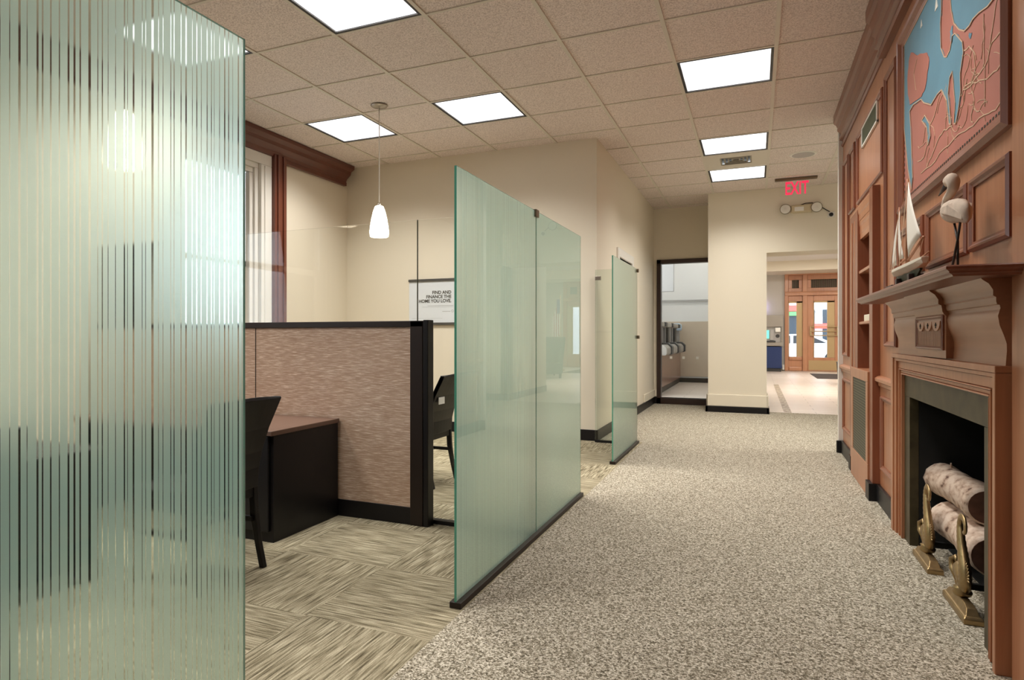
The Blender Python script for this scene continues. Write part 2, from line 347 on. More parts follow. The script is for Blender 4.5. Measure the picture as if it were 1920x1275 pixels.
# ------------------------------------------------------------------ mesh builder
class MB:
    def __init__(s): s.v = []; s.f = []
    def add(s, vs, fs):
        k = len(s.v); s.v += [tuple(map(float, v)) for v in vs]; s.f += [tuple(i+k for i in f) for f in fs]; return s
    def box(s, x0, x1, y0, y1, z0, z1):
        if x0 > x1: x0, x1 = x1, x0
        if y0 > y1: y0, y1 = y1, y0
        if z0 > z1: z0, z1 = z1, z0
        return s.add([(x0,y0,z0),(x1,y0,z0),(x1,y1,z0),(x0,y1,z0),(x0,y0,z1),(x1,y0,z1),(x1,y1,z1),(x0,y1,z1)],
              [(0,3,2,1),(4,5,6,7),(0,1,5,4),(1,2,6,5),(2,3,7,6),(3,0,4,7)])
    def prism(s, poly, axis, a, b):
        # poly of 2D points; axis 'X': (y,z) 'Y': (x,z) 'Z': (x,y)
        def P(p, t):
            return {'X': (t, p[0], p[1]), 'Y': (p[0], t, p[1]), 'Z': (p[0], p[1], t)}[axis]
        n = len(poly)
        return s.add([P(p, a) for p in poly]+[P(p, b) for p in poly],
              [tuple(range(n)), tuple(range(2*n-1, n-1, -1))]+[(i, i+n, (i+1) % n+n, (i+1) % n) for i in range(n)])
    def lathe(s, prof, c=(0,0,0), n=24, axis='Z'):
        vs = []
        for r, t in prof:
            for k in range(n):
                a = 2*PI*k/n; u, w = r*math.cos(a), r*math.sin(a)
                vs.append({'Z': (c[0]+u, c[1]+w, c[2]+t), 'Y': (c[0]+u, c[1]+t, c[2]+w), 'X': (c[0]+t, c[1]+u, c[2]+w)}[axis])
        fs = [(i*n+k, i*n+(k+1) % n, (i+1)*n+(k+1) % n, (i+1)*n+k) for i in range(len(prof)-1) for k in range(n)]
        fs += [tuple(range(n-1, -1, -1)), tuple((len(prof)-1)*n+k for k in range(n))]
        return s.add(vs, fs)
    def tube(s, pts, rad, n=10, sx=1.0, cap=True):
        pts = [Vector(p) for p in pts]
        if not hasattr(rad, '__len__'): rad = [rad]*len(pts)
        vs = []; up = Vector((1, 0, 0))
        for i, p in enumerate(pts):
            t = (pts[min(i+1, len(pts)-1)]-pts[max(i-1, 0)]).normalized()
            ref = up if abs(t.dot(up)) < .9 else Vector((0, 0, 1))
            a = (ref-t*ref.dot(t)).normalized(); b = t.cross(a)
            for k in range(n):
                q = 2*PI*k/n
                vs.append(p+a*(rad[i]*sx*math.cos(q))+b*(rad[i]*math.sin(q)))
        fs = [(i*n+k, i*n+(k+1) % n, (i+1)*n+(k+1) % n, (i+1)*n+k) for i in range(len(pts)-1) for k in range(n)]
        if cap: fs += [tuple(range(n-1, -1, -1)), tuple((len(pts)-1)*n+k for k in range(n))]
        return s.add(vs, fs)
    def loft(s, rings, closed=True):
        n = len(rings[0]); vs = [p for r in rings for p in r]
        fs = [(i*n+k, i*n+(k+1) % n, (i+1)*n+(k+1) % n, (i+1)*n+k) for i in range(len(rings)-1) for k in range(n)]
        fs += [tuple(range(n-1, -1, -1)), tuple((len(rings)-1)*n+k for k in range(n))]
        return s.add(vs, fs)
    def frame(s, X, y0, y1, z0, z1, w, d, x_back=None):
        """mitred raised moulding on a plane of constant X, projecting towards -X by d"""
        xb = X if x_back is None else x_back
        prof = [(0, xb), (0, X-d*.55), (w*.25, X-d), (w*.5, X-d*.9), (w*.75, X-d*.45), (w, X-d*.35), (w, xb)]
        rings = []
        for (cy, cz, sy, sz) in ((y0, z0, 1, 1), (y1, z0, -1, 1), (y1, z1, -1, -1), (y0, z1, 1, -1)):
            rings.append([(px, cy+sy*o, cz+sz*o) for o, px in prof])
        n = len(prof); k = len(s.v)
        vs = [p for r in rings for p in r]
        fs = []
        for i in range(4):
            j = (i+1) % 4
            for q in range(n):
                fs.append((i*n+q, j*n+q, j*n+(q+1) % n, i*n+(q+1) % n))
        return s.add(vs, fs)
    def build(s, name, mat, parent=None, bevel=0, smooth=False, rot=0, subsurf=0):
        o0 = ULOC.get(parent.name, (0, 0, 0)) if parent else (0, 0, 0)
        me = bpy.data.meshes.new(name)
        me.from_pydata([((v[0]-o0[0])*S, (v[1]-o0[1])*S, (v[2]-o0[2])*S) for v in s.v], [], s.f)
        me.validate(); 
        bm = bmesh.new(); bm.from_mesh(me); bmesh.ops.recalc_face_normals(bm, faces=bm.faces); bm.to_mesh(me); bm.free()
        if smooth:
            for p in me.polygons: p.use_smooth = True
        me.materials.append(mat)
        o = bpy.data.objects.new(name, me); COL.objects.link(o)
        if parent:
            o.parent = parent; ULOC[o.name] = o0
        if bevel:
            md = o.modifiers.new('bevel', 'BEVEL'); md.width = bevel*S; md.segments = 2; md.limit_method = 'ANGLE'
        if subsurf:
            md = o.modifiers.new('sub', 'SUBSURF'); md.levels = subsurf; md.render_levels = subsurf
        if smooth == 'auto':
            md = None
        return o
def auto_smooth(o, ang=40):
    for p in o.data.polygons: p.use_smooth = True
    bm = bmesh.new(); bm.from_mesh(o.data)
    for e in bm.edges:
        if len(e.link_faces) == 2 and e.calc_face_angle(0) > math.radians(ang): e.smooth = False
    bm.to_mesh(o.data); bm.free(); return o
def empty(name, loc=(0, 0, 0)):
    o = bpy.data.objects.new(name, None); COL.objects.link(o)
    o.empty_display_size = .1
    o.location = [c*S for c in loc]; ULOC[o.name] = tuple(loc); return o
def tag(o, label=None, cat=None, group=None, kind=None):
    if label: o['label'] = label
    if cat: o['category'] = cat
    if group: o['group'] = group
    if kind: o['kind'] = kind
    return o
def struct(o, label, cat='structure'):
    return tag(o, label, cat, kind='structure')
def children(o): return [c for c in list(bpy.data.objects) if c.parent == o]
def copy_tree(o, loc=None, parent=None, rotz=None):
    c = o.copy(); COL.objects.link(c)
    if parent: c.parent = parent
    for ch in children(o): copy_tree(ch, None, c)
    if loc is not None: c.location = [q*S for q in loc]
    if rotz is not None: c.rotation_euler = (0, 0, rotz)
    return c
def box(*a): return MB().box(*a)
def text(name, body, size, loc, rot, mat, parent=None, ext=.0008, align='LEFT', bold=0):
    cu = bpy.data.curves.new(name, 'FONT'); cu.body = body; cu.size = size*S; cu.extrude = ext*S; cu.align_x = align; cu.offset = bold*S
    o = bpy.data.objects.new(name, cu); COL.objects.link(o)
    dg = bpy.context.evaluated_depsgraph_get(); me = bpy.data.meshes.new_from_object(o.evaluated_get(dg))
    bpy.data.objects.remove(o)
    me.name = name; me.materials.clear(); me.materials.append(mat)
    o = bpy.data.objects.new(name, me); COL.objects.link(o)
    o0 = (0, 0, 0)
    if parent: o.parent = parent; o0 = ULOC.get(parent.name, (0, 0, 0))
    o.location = [(loc[i]-o0[i])*S for i in range(3)]; o.rotation_euler = rot
    return o

# ------------------------------------------------------------------ SHELL
XL, XR = -4.06, 3.4
YB = -4.5
YOFF = 5.86      # back wall of the offices
XCL = -1.33      # corridor left wall
YD = 9.5         # wall holding the small window
YC = 8.75        # face of the column wall
fl = MB().box(-.935, XR, YB, 9.0, -.05, 0).box(-.935, -.555, 9.0, 9.6, -.05, 0).build('floor', M['carpet']); struct(fl, 'speckled grey loop carpet of the corridor', 'carpet')
f2 = MB().box(XL, -.935, YB, YOFF+.01, -.05, 0).box(XCL, -.935, YOFF, YD, -.05, 0)
f2a = box(XL, -.935, YB, YOFF+.1, -.05, 0).build('floor', M['squares']); struct(f2a, 'striped quarter-turned carpet squares in the glass offices', 'carpet')
f2b = box(XCL-.05, -.935, YOFF+.1, 9.6, -.05, 0).build('floor', M['carpet']); struct(f2b, 'speckled grey carpet along the far left corridor wall', 'carpet')
f3 = MB().box(.1, 6.0, 9.0, 20.2, -.05, -.001).build('floor', M['planks']); struct(f3, 'pale plank tile floor of the entrance lobby', 'floor')
f4 = MB().box(-2.6, .1, 9.6, 14.3, -.05, -.001).build('floor', M['planks']); struct(f4, 'pale tile floor of the small room behind the window', 'floor')
tag(MB().prism([(.328, 9.05), (.415, 9.05), (.415, 14.2), (.328, 14.2)], 'Z', -.001, .002).build('mosaic_strip', M['mosaic']), 'narrow pebble mosaic strip inlaid in the pale lobby floor', 'floor inlay')

# ceiling grid
GX0, GY0, T = 5.8045, 7.2918, .61
def gx(c): return (c-GX0)*T
def gy(r): return (r+GY0)*T
LIGHTS = [(5, 0), (5, 3), (5, 5), (2, 0), (0, 0), (2, -3), (0, -3), (5, -3), (2, -6), (0, -6), (8, 3)]
VENT = (5, 4)
tiles = MB(); bars = MB()
c0, c1, r0, r1 = -1, 12, -16, 9
for c in range(c0, c1):
    for r in range(r0, r1):
        x0, x1, y0, y1 = max(gx(c), XL-.05), min(gx(c+1), XR+.05), max(gy(r), YB-.05), min(gy(r+1), YD+.1)
        if x1 <= x0 or y1 <= y0: continue
        if x1 < XCL-.01 and y0 > YOFF: continue
        if (c, r) in LIGHTS or (c, r) == VENT: continue
        tiles.box(x0, x1, y0, y1, CEIL+.004, CEIL+.02)
struct(tiles.build('ceiling', M['tile']), 'beige speckled acoustic ceiling tiles in a suspended grid', 'ceiling')
for c in range(c0, c1+1):
    x = gx(c)
    if XL < x < XR:
        y1 = YD if x > XCL else YOFF
        bars.box(x-.012, x+.012, YB, y1, CEIL-.003, CEIL+.0045)
for r in range(r0, r1+1):
    y = gy(r)
    if YB < y < YD:
        bars.box(XL if y < YOFF else XCL, XR, y-.009, y+.009, CEIL-.002, CEIL+.0042)
struct(bars.build('trim_1', M['grid']), 'thin painted metal grid bars of the suspended ceiling', 'ceiling grid')

# walls
w = MB()
w.box(XL-.1, XL, YB, 3.25, 0, 2.9)                    # left wall pieces around windows are below
wl = MB()
wins = [(.35, 1.6), (3.62, 4.50)]
WZ0, WZ1 = .72, 2.50
ys = [YB]
for a, b in wins: ys += [a, b]
ys.append(YOFF+.1)
for i in range(0, len(ys), 2): wl.box(XL-.12, XL, ys[i], ys[i+1], 0, CEIL+.1)
for a, b in wins: wl.box(XL-.12, XL, a, b, 0, WZ0).box(XL-.12, XL, a, b, WZ1, CEIL+.1)
struct(wl.build('wall_left', M['cream']), 'cream painted window wall of the glass offices', 'wall')
struct(box(XL, XCL-.1, YOFF, YOFF+.1, 0, CEIL+.1).build('wall_office_back', M['cream']), 'cream wall behind the glass offices holding the framed poster', 'wall')
DY0, DY1, DZ = 6.86, 7.62, 1.80
wc = MB().box(XCL-.1, XCL, YOFF, DY0, 0, CEIL+.1).box(XCL-.1, XCL, DY1, YD+.1, 0, CEIL+.1).box(XCL-.1, XCL, DY0, DY1, DZ, CEIL+.1).box(XCL-.1, XCL-.06, DY0, DY1, 0, DZ)
struct(wc.build('wall_corridor_left', M['cream']), 'cream corridor wall beyond the glass panels', 'wall')
WX0, WX1, WT = -1.289, -.6, 2.046
wd = MB().box(XCL, WX0, YD, YD+.1, 0, CEIL+.1).box(WX0, -.5, YD, YD+.1, WT, CEIL+.1).box(WX1+.0, -.5, YD, YD+.1, 0, WT)
struct(wd.build('wall_back', M['cream']), 'cream wall above the dark framed interior window', 'wall')
OX0, OX1, OZ = .125, 1.45, 1.99
wcol = MB().box(-.555, OX0, YC, 9.6, 0, CEIL+.1).box(OX0, OX1, YC, 9.2, OZ, CEIL+.1).box(OX1, XR, YC+.25, 9.2, 0, CEIL+.1).box(OX1, OX1+.12, YC+.25, 10.9, 0, 2.95)
struct(wcol.build('wall_front', M['cream']), 'cream pier and lintel around the opening to the entrance lobby', 'wall')
struct(box(XL-.12, XR, YB-.1, YB, 0, CEIL+.1).build('wall_rear', M['cream']), 'cream wall behind the viewer', 'wall')
struct(box(XR, XR+.1, 6.0, 9.2, 0, CEIL+.1).build('wall_lounge', M['cream']), 'cream side wall of the lounge past the wood wall', 'wall')
# white end of the wood wall
we = MB().box(.628, XR, 6.09, 6.16, .0, CEIL+.1)
struct(we.build('wall_right_end', M['white_paint']), 'white painted end face of the wood panelled wall', 'wall')
# small room
sr = MB().box(-2.7, .1, 14.2, 14.3, 0, 1.62).box(-2.7, .1, 14.22, 14.3, 1.62, 3.2).box(-2.7, -2.6, 9.6, 14.3, 0, 3.2).box(.05, .12, 9.6, 14.3, 0, 3.2)
struct(sr.build('wall_small_room', M['white_wall']), 'white walls of the small room behind the window', 'wall')
struct(box(-2.6, .05, 14.19, 14.2, .12, 1.27).build('wall_small_room_wainscot', M['beige']), 'beige lower wall panel in the small room', 'wall')
struct(MB().box(-2.6, .05, 14.15, 14.2, 1.70, 1.725).build('trim_2', M['grey_metal']), 'thin grey ledge line across the small room wall', 'trim')
struct(box(-2.7, .12, 9.6, 14.3, 3.2, 3.25).build('ceiling_small_room', M['plaster']), 'white ceiling of the small room', 'ceiling')
struct(box(-2.6, .05, 14.16, 14.2, 0, .09).build('baseboard_small_room', M['dark_frame']), 'dark baseboard in the small room', 'baseboard')
# lobby
LZ = 2.95
lob = MB().box(-.6, .76, 20.1, 20.25, 0, LZ+.3).box(.76, 3.7, 20.1, 20.25, 2.765, LZ+.3).box(3.7, 6.1, 20.1, 20.25, 0, LZ+.3)
lob.box(-.7, -.6, 14.3, 20.2, 0, LZ).box(-.6, .1, 14.3, 14.36, 0, LZ).box(6.0, 6.1, 9.0, 20.2, 0, LZ).box(XR, 6.0, 9.0, 9.1, 0, LZ)
struct(lob.build('wall_lobby', M['grey_wall']), 'grey-white walls of the entrance lobby', 'wall')
struct(box(-.7, 6.1, 18.9, 20.1, 2.69, LZ).build('wall_lobby_beam', M['cream']), 'beige dropped beam above the bronze entrance doors', 'wall')
struct(MB().box(.1, 6.1, 9.1, 14.36, LZ, LZ+.05).box(-.7, 6.1, 14.36, 20.2, LZ, LZ+.05).build('ceiling_lobby', M['plaster']), 'white plaster ceiling of the entrance lobby', 'ceiling')
# office-side floor extension under lobby left
struct(box(-.7, .1, 14.3, 20.2, -.05, -.001).build('floor_lobby_left', M['planks']), 'pale lobby floor beside the cash machine', 'floor')

# baseboards
def bb(name, lab, *bs, mat='black_base', bev=.004):
    m = MB()
    for b in bs: m.box(*b)
    struct(m.build(name, M[mat], bevel=bev), lab, 'baseboard')
bb('baseboard_left', 'black vinyl baseboard along the cream wall behind the offices', (XL, XCL+.012, YOFF-.012, YOFF, 0, .1))
bb('baseboard_left_corridor', 'black vinyl baseboard along the far left corridor wall', (XCL, XCL+.012, YOFF-.012, DY0-.06, 0, .1), (XCL, XCL+.012, DY1+.06, YD, 0, .1), (XCL, WX0, YD-.012, YD, 0, .1))
bb('baseboard_back', 'tall cream plinth board around the foot of the pier', (-.575, OX0+.015, YC-.02, YC, .075, .225), (-.575, -.555, YC-.02, YD, .075, .225), (OX0, OX0+.02, YC-.02, 9.2, .075, .225), mat='cream', bev=.006)
bb('baseboard_front', 'black base strip below the cream plinth of the pier', (-.585, OX0+.025, YC-.03, YC, 0, .075), (-.585, -.555, YC-.03, YD, 0, .075), (OX0, OX0+.03, YC-.03, 9.0, 0, .075))
bb('baseboard_far_left', 'cream plinth board on the far left wall beside the dark window', (XCL, XCL+.015, 8.55, YD, .1, .20), (XCL, WX0, YD-.015, YD, .1, .20), mat='cream')
bb('baseboard_window', 'black base under the dark framed interior window', (WX0, WX1+.03, YD-.02, YD+.1, 0, .085))
bb('baseboard_right_end', 'black base at the white end of the wood wall', (.61, .66, 6.06, 6.09, 0, .10), (.66, XR, 6.16, 6.172, 0, .1))
bb('baseboard_lounge', 'black base of the lounge wall', (OX1, XR, YC+.238, YC+.25, 0, .1), (OX1-.012, OX1, YC+.25, 10.9, 0, .1))
# brown crown along left wall
cr = MB().prism([(XL, 2.60), (XL+.03, 2.60), (XL+.045, 2.64), (XL+.09, 2.68), (XL+.10, 2.71), (XL+.14, 2.735), (XL+.14, 2.771), (XL, 2.771)], 'Y', YB, 5.80)
struct(cr.build('trim_3', M['brown_trim_h'], bevel=.003), 'dark brown wooden crown moulding above the left windows', 'trim')
# windows in left wall
def window(i, a, b, lab):
    t = empty('window_%d' % i, (XL, (a+b)/2, WZ0)); struct(t, lab, 'window')
    m = MB()
    m.box(XL-.10, XL+.0, b-.045, b, WZ0, WZ1-.045).box(XL-.10, XL, a, a+.045, WZ0, WZ1-.045).box(XL-.10, XL, a, b, WZ1-.045, WZ1)
    m.box(XL-.07, XL-.02, b-.09, b-.046, WZ0, WZ1-.091).box(XL-.07, XL-.02, a+.046, a+.09, WZ0, WZ1-.091).box(XL-.07, XL-.02, a+.046, b-.046, WZ1-.09, WZ1-.046)
    m.build('window_jamb', M['white_paint'], t, bevel=.004)
    cs = MB()
    for q in ((b, b+.155), (a-.155, a)): cs.box(XL, XL+.018, q[0], q[1], WZ0-.05, WZ1-.001)
    cs.box(XL, XL+.018, a-.155, b+.155, WZ1, WZ1+.10)
    cs.box(XL+.01, XL+.030, b+.002, b+.02, WZ0-.04, WZ1-.01).box(XL+.01, XL+.028, b+.055, b+.075, WZ0-.04, WZ1-.01)
    cs.build('window_casing', M['white_paint'], t, bevel=.004)
    s = MB(); sx0, sx1 = XL-.095, XL-.06
    for z0, z1, dx in ((WZ0, 1.62, 0), (1.58, WZ1-.09, -.012)):
        s.box(sx0+dx, sx1+dx, a+.09, a+.14, z0, z1).box(sx0+dx, sx1+dx, b-.14, b-.09, z0, z1).box(sx0+dx, sx1+dx, a+.09, b-.09, z0, z0+.05).box(sx0+dx, sx1+dx, a+.09, b-.09, z1-.05, z1)
    s.build('sash', M['white_metal'], t, bevel=.003)
    box(XL-.085, XL-.08, a+.12, b-.12, WZ0+.04, WZ1-.1).build('pane', M['clear'], t)
    box(XL-.1, XL+.05, a-.12, b+.12, WZ0-.03, WZ0).build('window_sill', M['white_paint'], t, bevel=.004)
window(1, wins[1][0], wins[1][1], 'white framed sash window of the office behind the tan partition')
window(2, wins[0][0], wins[0][1], 'white framed sash window behind the near frosted panel')
struct(MB().box(XL, XL+.05, 4.66, 4.82, 0, 2.62).box(XL, XL+.065, 4.69, 4.715, 0, 2.62).box(XL, XL+.065, 4.765, 4.79, 0, 2.62).build('trim_4', M['brown_trim'], bevel=.004), 'dark brown fluted wood upright beside the white window', 'trim')
struct(MB().box(XL, XL+.04, 4.82, 5.80, 2.57, 2.61).build('trim_5', M['brown_trim_h'], bevel=.004), 'dark brown picture rail under the crown moulding', 'trim')

# ceiling troffers -----------------------------------------------------
def make_troffer(loc):
    t = empty('ceiling_light', loc); x, y, z = loc; h = T/2
    f = MB()
    o = h-.012; i = h-.029
    for (a, b, c, d) in ((-o, o, -o, -i), (-o, o, i, o), (-o, -i, -i, i), (i, o, -i, i)):
        f.box(x+a, x+b, y+c, y+d, z-.001, z+.012)
    f.build('light_frame', M['black_base'], t)
    hs = MB().box(x-o, x+o, y-o, y+o, z+.05, z+.055)
    for (a, b, c, d) in ((-o, o, -o, -o+.004), (-o, o, o-.004, o), (-o, -o+.004, -o, o), (o-.004, o, -o, o)): hs.box(x+a, x+b, y+c, y+d, z+.012, z+.05)
    hs.build('housing', M['white_metal'], t)
    box(x-i, x+i, y-i, y+i, z+.006, z+.010).build('diffuser', M['lens_panel'], t)
    la = bpy.data.lights.new('lamp', 'AREA'); la.shape = 'SQUARE'; la.size = 2*i*S; la.energy = LAMP_W; la.spread = math.radians(LAMP_SPREAD); la.color = (1.0, .965, .91)
    lo = bpy.data.objects.new('lamp', la); COL.objects.link(lo); lo.parent = t; lo.location = (0, 0, .003*S)
    return t
names = {(5, 0): 'large bright square ceiling light nearest in the corridor, left of the cornice',
 (5, 3): 'bright ceiling light panel just before the square air vent',
 (5, 5): 'farthest ceiling light panel, just beyond the square air vent',
 (2, 0): 'square ceiling light to the right of the pendant cord',
 (0, 0): 'square ceiling light crossed by the pendant cord',
 (2, -3): 'very large ceiling light cut off by the top edge of the photo',
 (0, -3): 'ceiling light whose corner peeks past the top of the near frosted panel',
 (5, -3): 'ceiling light over the corridor beside the fireplace', (5, -6): 'ceiling light over the corridor behind the viewer',
 (2, -6): 'ceiling light over the near office, middle row', (0, -6): 'ceiling light over the near office, window side',
 (8, 3): 'ceiling light over the lounge, hidden by the wood wall', (8, 0): 'ceiling light behind the wood wall', (5, -9): 'rearmost corridor ceiling light', (2, -9): 'rearmost office ceiling light'}
proto = None
for cr_ in LIGHTS:
    loc = (gx(cr_[0])+T/2, gy(cr_[1])+T/2, CEIL)
    if proto is None: proto = o = make_troffer(loc)
    else: o = copy_tree(proto, loc)
    tag(o, names[cr_], 'ceiling light', 'recessed square ceiling lights')
# vent tile
vx, vy = gx(5)+T/2, gy(4)+T/2
t = tag(empty('air_vent', (vx, vy, CEIL)), 'square louvred air vent between the two far ceiling lights', 'vent')
pl = MB(); q = T/2-.012
for (a, b, c, d) in ((-q, q, -q, -.15), (-q, q, .15, q), (-q, -.15, -.15, .15), (.15, q, -.15, .15)): pl.box(vx+a, vx+b, vy+c, vy+d, CEIL, CEIL+.006)
pl.build('vent_plate', M['grid'], t)
lv = MB()
for k in range(4):
    r_ = .15-.036*k; w_ = .014; z0, z1 = CEIL+.001+.003*k, CEIL+.012+.003*k
    lv.box(vx-r_, vx+r_, vy-r_, vy-r_+w_, z0, z1).box(vx-r_, vx+r_, vy+r_-w_, vy+r_, z0, z1).box(vx-r_, vx-r_+w_, vy-r_+w_, vy+r_-w_, z0, z1).box(vx+r_-w_, vx+r_, vy-r_+w_, vy+r_-w_, z0, z1)
vo = lv.build('louvre', M['steel_paint'], t)
box(vx-.2, vx+.2, vy-.2, vy+.2, CEIL+.03, CEIL+.034).build('vent_backing', M['black_base'], t)
# speaker
t = tag(empty('ceiling_speaker', (.435, 7.22, CEIL)), 'round white ceiling speaker right of the far light panels', 'speaker')
MB().lathe([(.0, -.004), (.118, -.004), (.125, .002), (.125, .004)], (.435, 7.22, CEIL), 40).build('speaker_ring', M['white_metal'], t)
MB().lathe([(.0, -.009), (.10, -.007), (.102, -.004)], (.435, 7.22, CEIL), 40).build('speaker_grille', M['grey_metal'], t)
# EXIT sign
t = tag(empty('exit_sign', (.42, 8.25, CEIL)), 'red edge-lit EXIT sign hanging from the ceiling above the lobby opening', 'exit sign')
box(.205, .64, 8.22, 8.28, CEIL-.022, CEIL).build('mounting_bar', M['bronze'], t, bevel=.003)
box(.25, .60, 8.247, 8.253, CEIL-.20, CEIL-.022).build('acrylic_panel', M['clear'], t)
text('exit_letters', 'EXIT', .165, (.430, 8.243, CEIL-.185), (PI/2, 0, 0), M['red_led'], t, ext=.003, align='CENTER', bold=.003).scale = (.72, 1.25, 1)
# emergency light
t = tag(empty('emergency_light', (.50, YC, 2.5)), 'cream twin-head emergency light on the wall below the EXIT sign', 'emergency light')
box(.39, .62, YC-.07, YC, 2.45, 2.54).build('light_body', M['cream_plastic'], t, bevel=.012)
box(.43, .53, YC-.075, YC-.069, 2.465, 2.515).build('test_panel', M['sticker'], t, bevel=.002)
for x_, n_ in ((.33, 0), (.665, 1)):
    hd = MB().lathe([(.0, .0), (.035, 0), (.058, -.035), (.062, -.06), (.056, -.062)], (x_, YC-.03, 2.495), 28, 'Y').build('lamp_head', M['lamp_rim'], t, smooth=True)
    MB().lathe([(.0, -.050), (.04, -.056), (.056, -.0625), (.05, -.064), (0, -.066)], (x_, YC-.03, 2.495), 28, 'Y').build('lamp_lens', M['lens'], hd, smooth=True)
MB().tube([(.50, YC-.02, 2.545), (.55, YC-.03, 2.56), (.62, YC-.03, 2.56), (.70, YC-.02, 2.52), (.78, YC-.015, 2.46), (.81, YC-.012, 2.44)], .005, 8).build('conduit', M['wire'], t, smooth=True)
t = tag(empty('wall_outlet', (.825, YC, 2.41)), 'small white outlet box with a black plug right of the emergency light', 'outlet')
box(.785, .86, YC-.02, YC, 2.375, 2.44).build('outlet_plate', M['white_metal'], t, bevel=.004)
MB().lathe([(.0, -.028), (.02, -.028), (.024, 0)], (.822, YC-.02, 2.405), 18, 'Y').build('plug', M['black_base'], t)

# ------------------------------------------------------------------ WOOD WALL
W = .66
MLY0, MLY1 = 2.15, 3.90
FO0, FO1, FOZ = 2.455, 3.505, .676      # firebox opening
BO0, BO1 = 4.48, 4.97                   # bookcase opening
ww = empty('wall_right', (W, 3, 0)); struct(ww, 'cherry wood panelled wall with fireplace and bookcase', 'wall')
b = MB()
b.box(W, W+.06, YB, 2.36, 0, CEIL+.05).box(W, W+.06, 2.36, 3.61, .78, CEIL+.05).box(W, W+.06, 3.61, 4.40, 0, CEIL+.05)
b.box(W, W+.06, 4.40, 5.33, 1.80, CEIL+.05).box(W, W+.06, 5.33, 6.09, 0, CEIL+.05)
b.build('wall_board', M['wood'], ww)
pm = MB()
def fr(y0, y1, z0, z1, w_=.030, d=.016): pm.frame(W, y0, y1, z0, z1, w_, d)
fr(5.36, 5.66, 1.88, 2.36, .028); fr(4.25, 5.24, 1.88, 2.36, .028)
fr(3.86, 4.17, .90, 2.38, .028); fr(3.83, 4.28, .20, .62, .028)
fr(5.52, 6.02, .20, .62, .03); fr(5.70, 6.02, .80, 2.36, .03)
fr(3.29, 3.80, 1.235, 1.475, .03); fr(2.665, 3.225, 1.235, 1.475, .03); fr(2.262, 2.63, 1.235, 1.475, .03)
fr(1.0, 1.75, 1.2, 2.4, .03); fr(1.0, 1.75, .2, 1.05, .03); fr(.0, .8, 1.2, 2.4, .03); fr(0, .8, .2, 1.05, .03)
pm.build('panel_moulding', M['wood_dark'], ww)
st_ = MB().box(W-.008, W, 1.85, 2.245, .0, 2.55).build('wall_stile', M['wood'], ww, bevel=.002)
cro = MB()
prof = [(W+.05, 2.515), (W-.008, 2.515), (W-.014, 2.53), (W-.006, 2.54), (W-.006, 2.565), (W-.026, 2.572), (W-.028, 2.59), (W-.018, 2.60), (W-.022, 2.63), (W-.040, 2.65), (W-.044, 2.665), (W-.038, 2.672), (W-.052, 2.70), (W-.068, 2.712), (W-.070, 2.73), (W-.070, 2.775), (W+.05, 2.775)]
cro.prism(prof, 'Y', YB, 6.10)
cro.prism([(x-.026, z-.015 if z < 2.7 else z) for x, z in prof], 'Y', 1.9, 4.20)
cro.build('crown_moulding', M['wood_dark_h'], ww)
rl = MB()
for a, c_ in ((3.79, 4.36), (5.40, 6.09)):
    rl.prism([(W, .665), (W-.010, .672), (W-.012, .69), (W-.028, .70), (W-.028, .716), (W-.016, .725), (W, .73)], 'Y', a, c_)
rl.build('chair_rail', M['wood'], ww)
bs = MB()
for a, c_ in ((3.79, 4.366), (5.40, 6.09), (YB, 1.85)): bs.box(W-.018, W, a, c_, 0, .10)
bs.build('baseboard', M['black_base'], ww, bevel=.003)
# wall vent
t = tag(empty('wall_vent', (W, 4.71, 2.28)), 'white framed grille high on the wood wall above the bookcase', 'vent')
vf = MB()
for a in ((4.41, 5.01, 2.215, 2.228), (4.41, 5.01, 2.337, 2.35), (4.41, 4.425, 2.215, 2.35), (4.995, 5.01, 2.215, 2.35)): vf.box(W-.012, W, *a)
vf.build('vent_frame', M['white_metal'], t, bevel=.002)
vs_ = MB().box(W-.003, W, 4.425, 4.995, 2.228, 2.337)
vs_.build('vent_backing', M['grille'], t)
vs2 = MB()
for k in range(28): y = 4.435+k*.02; vs2.box(W-.008, W-.003, y, y+.008, 2.228, 2.337)
vs2.build('vent_slats', M['seal'], t)

# bookcase
t = tag(empty('bookcase', (W, 4.9, 0)), 'tall built-in cherry bookcase with open shelves above a dark glass door', 'bookcase')
box(.621, W+.3, 4.366, BO0, .10, 1.835).build('side_panel', M['wood_dark'], t, bevel=.002)
box(.622, W+.3, BO1, 5.335, .10, 1.80).build('side_panel', M['wood_dark'], t, bevel=.002)
MB().box(.62, .64, BO1+.12, BO1+.15, .1, 1.75).box(.616, .63, BO1+.24, BO1+.27, .1, 1.75).build('fluting', M['wood'], t, bevel=.003)
box(.602, .96, 4.36, 4.485, 0, .10).build('plinth', M['black_base'], t)
box(.618, .96, 5.30, 5.40, 0, .10).build('plinth', M['black_base'], t)
box(W+.27, W+.30, BO0, BO1, .10, 1.8).build('back_panel', M['wood_dark'], t)
lt = MB().box(.63, W+.3, BO0, BO1, 1.72, 1.80)
lt.prism([(.638, 1.60), (W, 1.60), (W, 1.82), (.624, 1.82), (.622, 1.81), (.624, 1.80), (.626, 1.77), (.632, 1.755), (.632, 1.70), (.636, 1.68), (.636, 1.64), (.638, 1.63)], 'Y', BO0-.0, 5.345)
lt.build('lintel', M['wood'], t)
box(.630, W+.27, BO0, BO1, 1.37, 1.39).build('shelf', M['wood'], t, bevel=.003)
box(.630, W+.27, BO0, BO1, 1.035, 1.052).build('shelf', M['wood'], t, bevel=.003)
for k in range(14): MB().lathe([(.004, 0), (.004, -.0015)], (.70, BO1, .80+k*.055), 10, 'Y').build('peg_hole', M['firebrick'], t)
cb = MB()
CX = .612
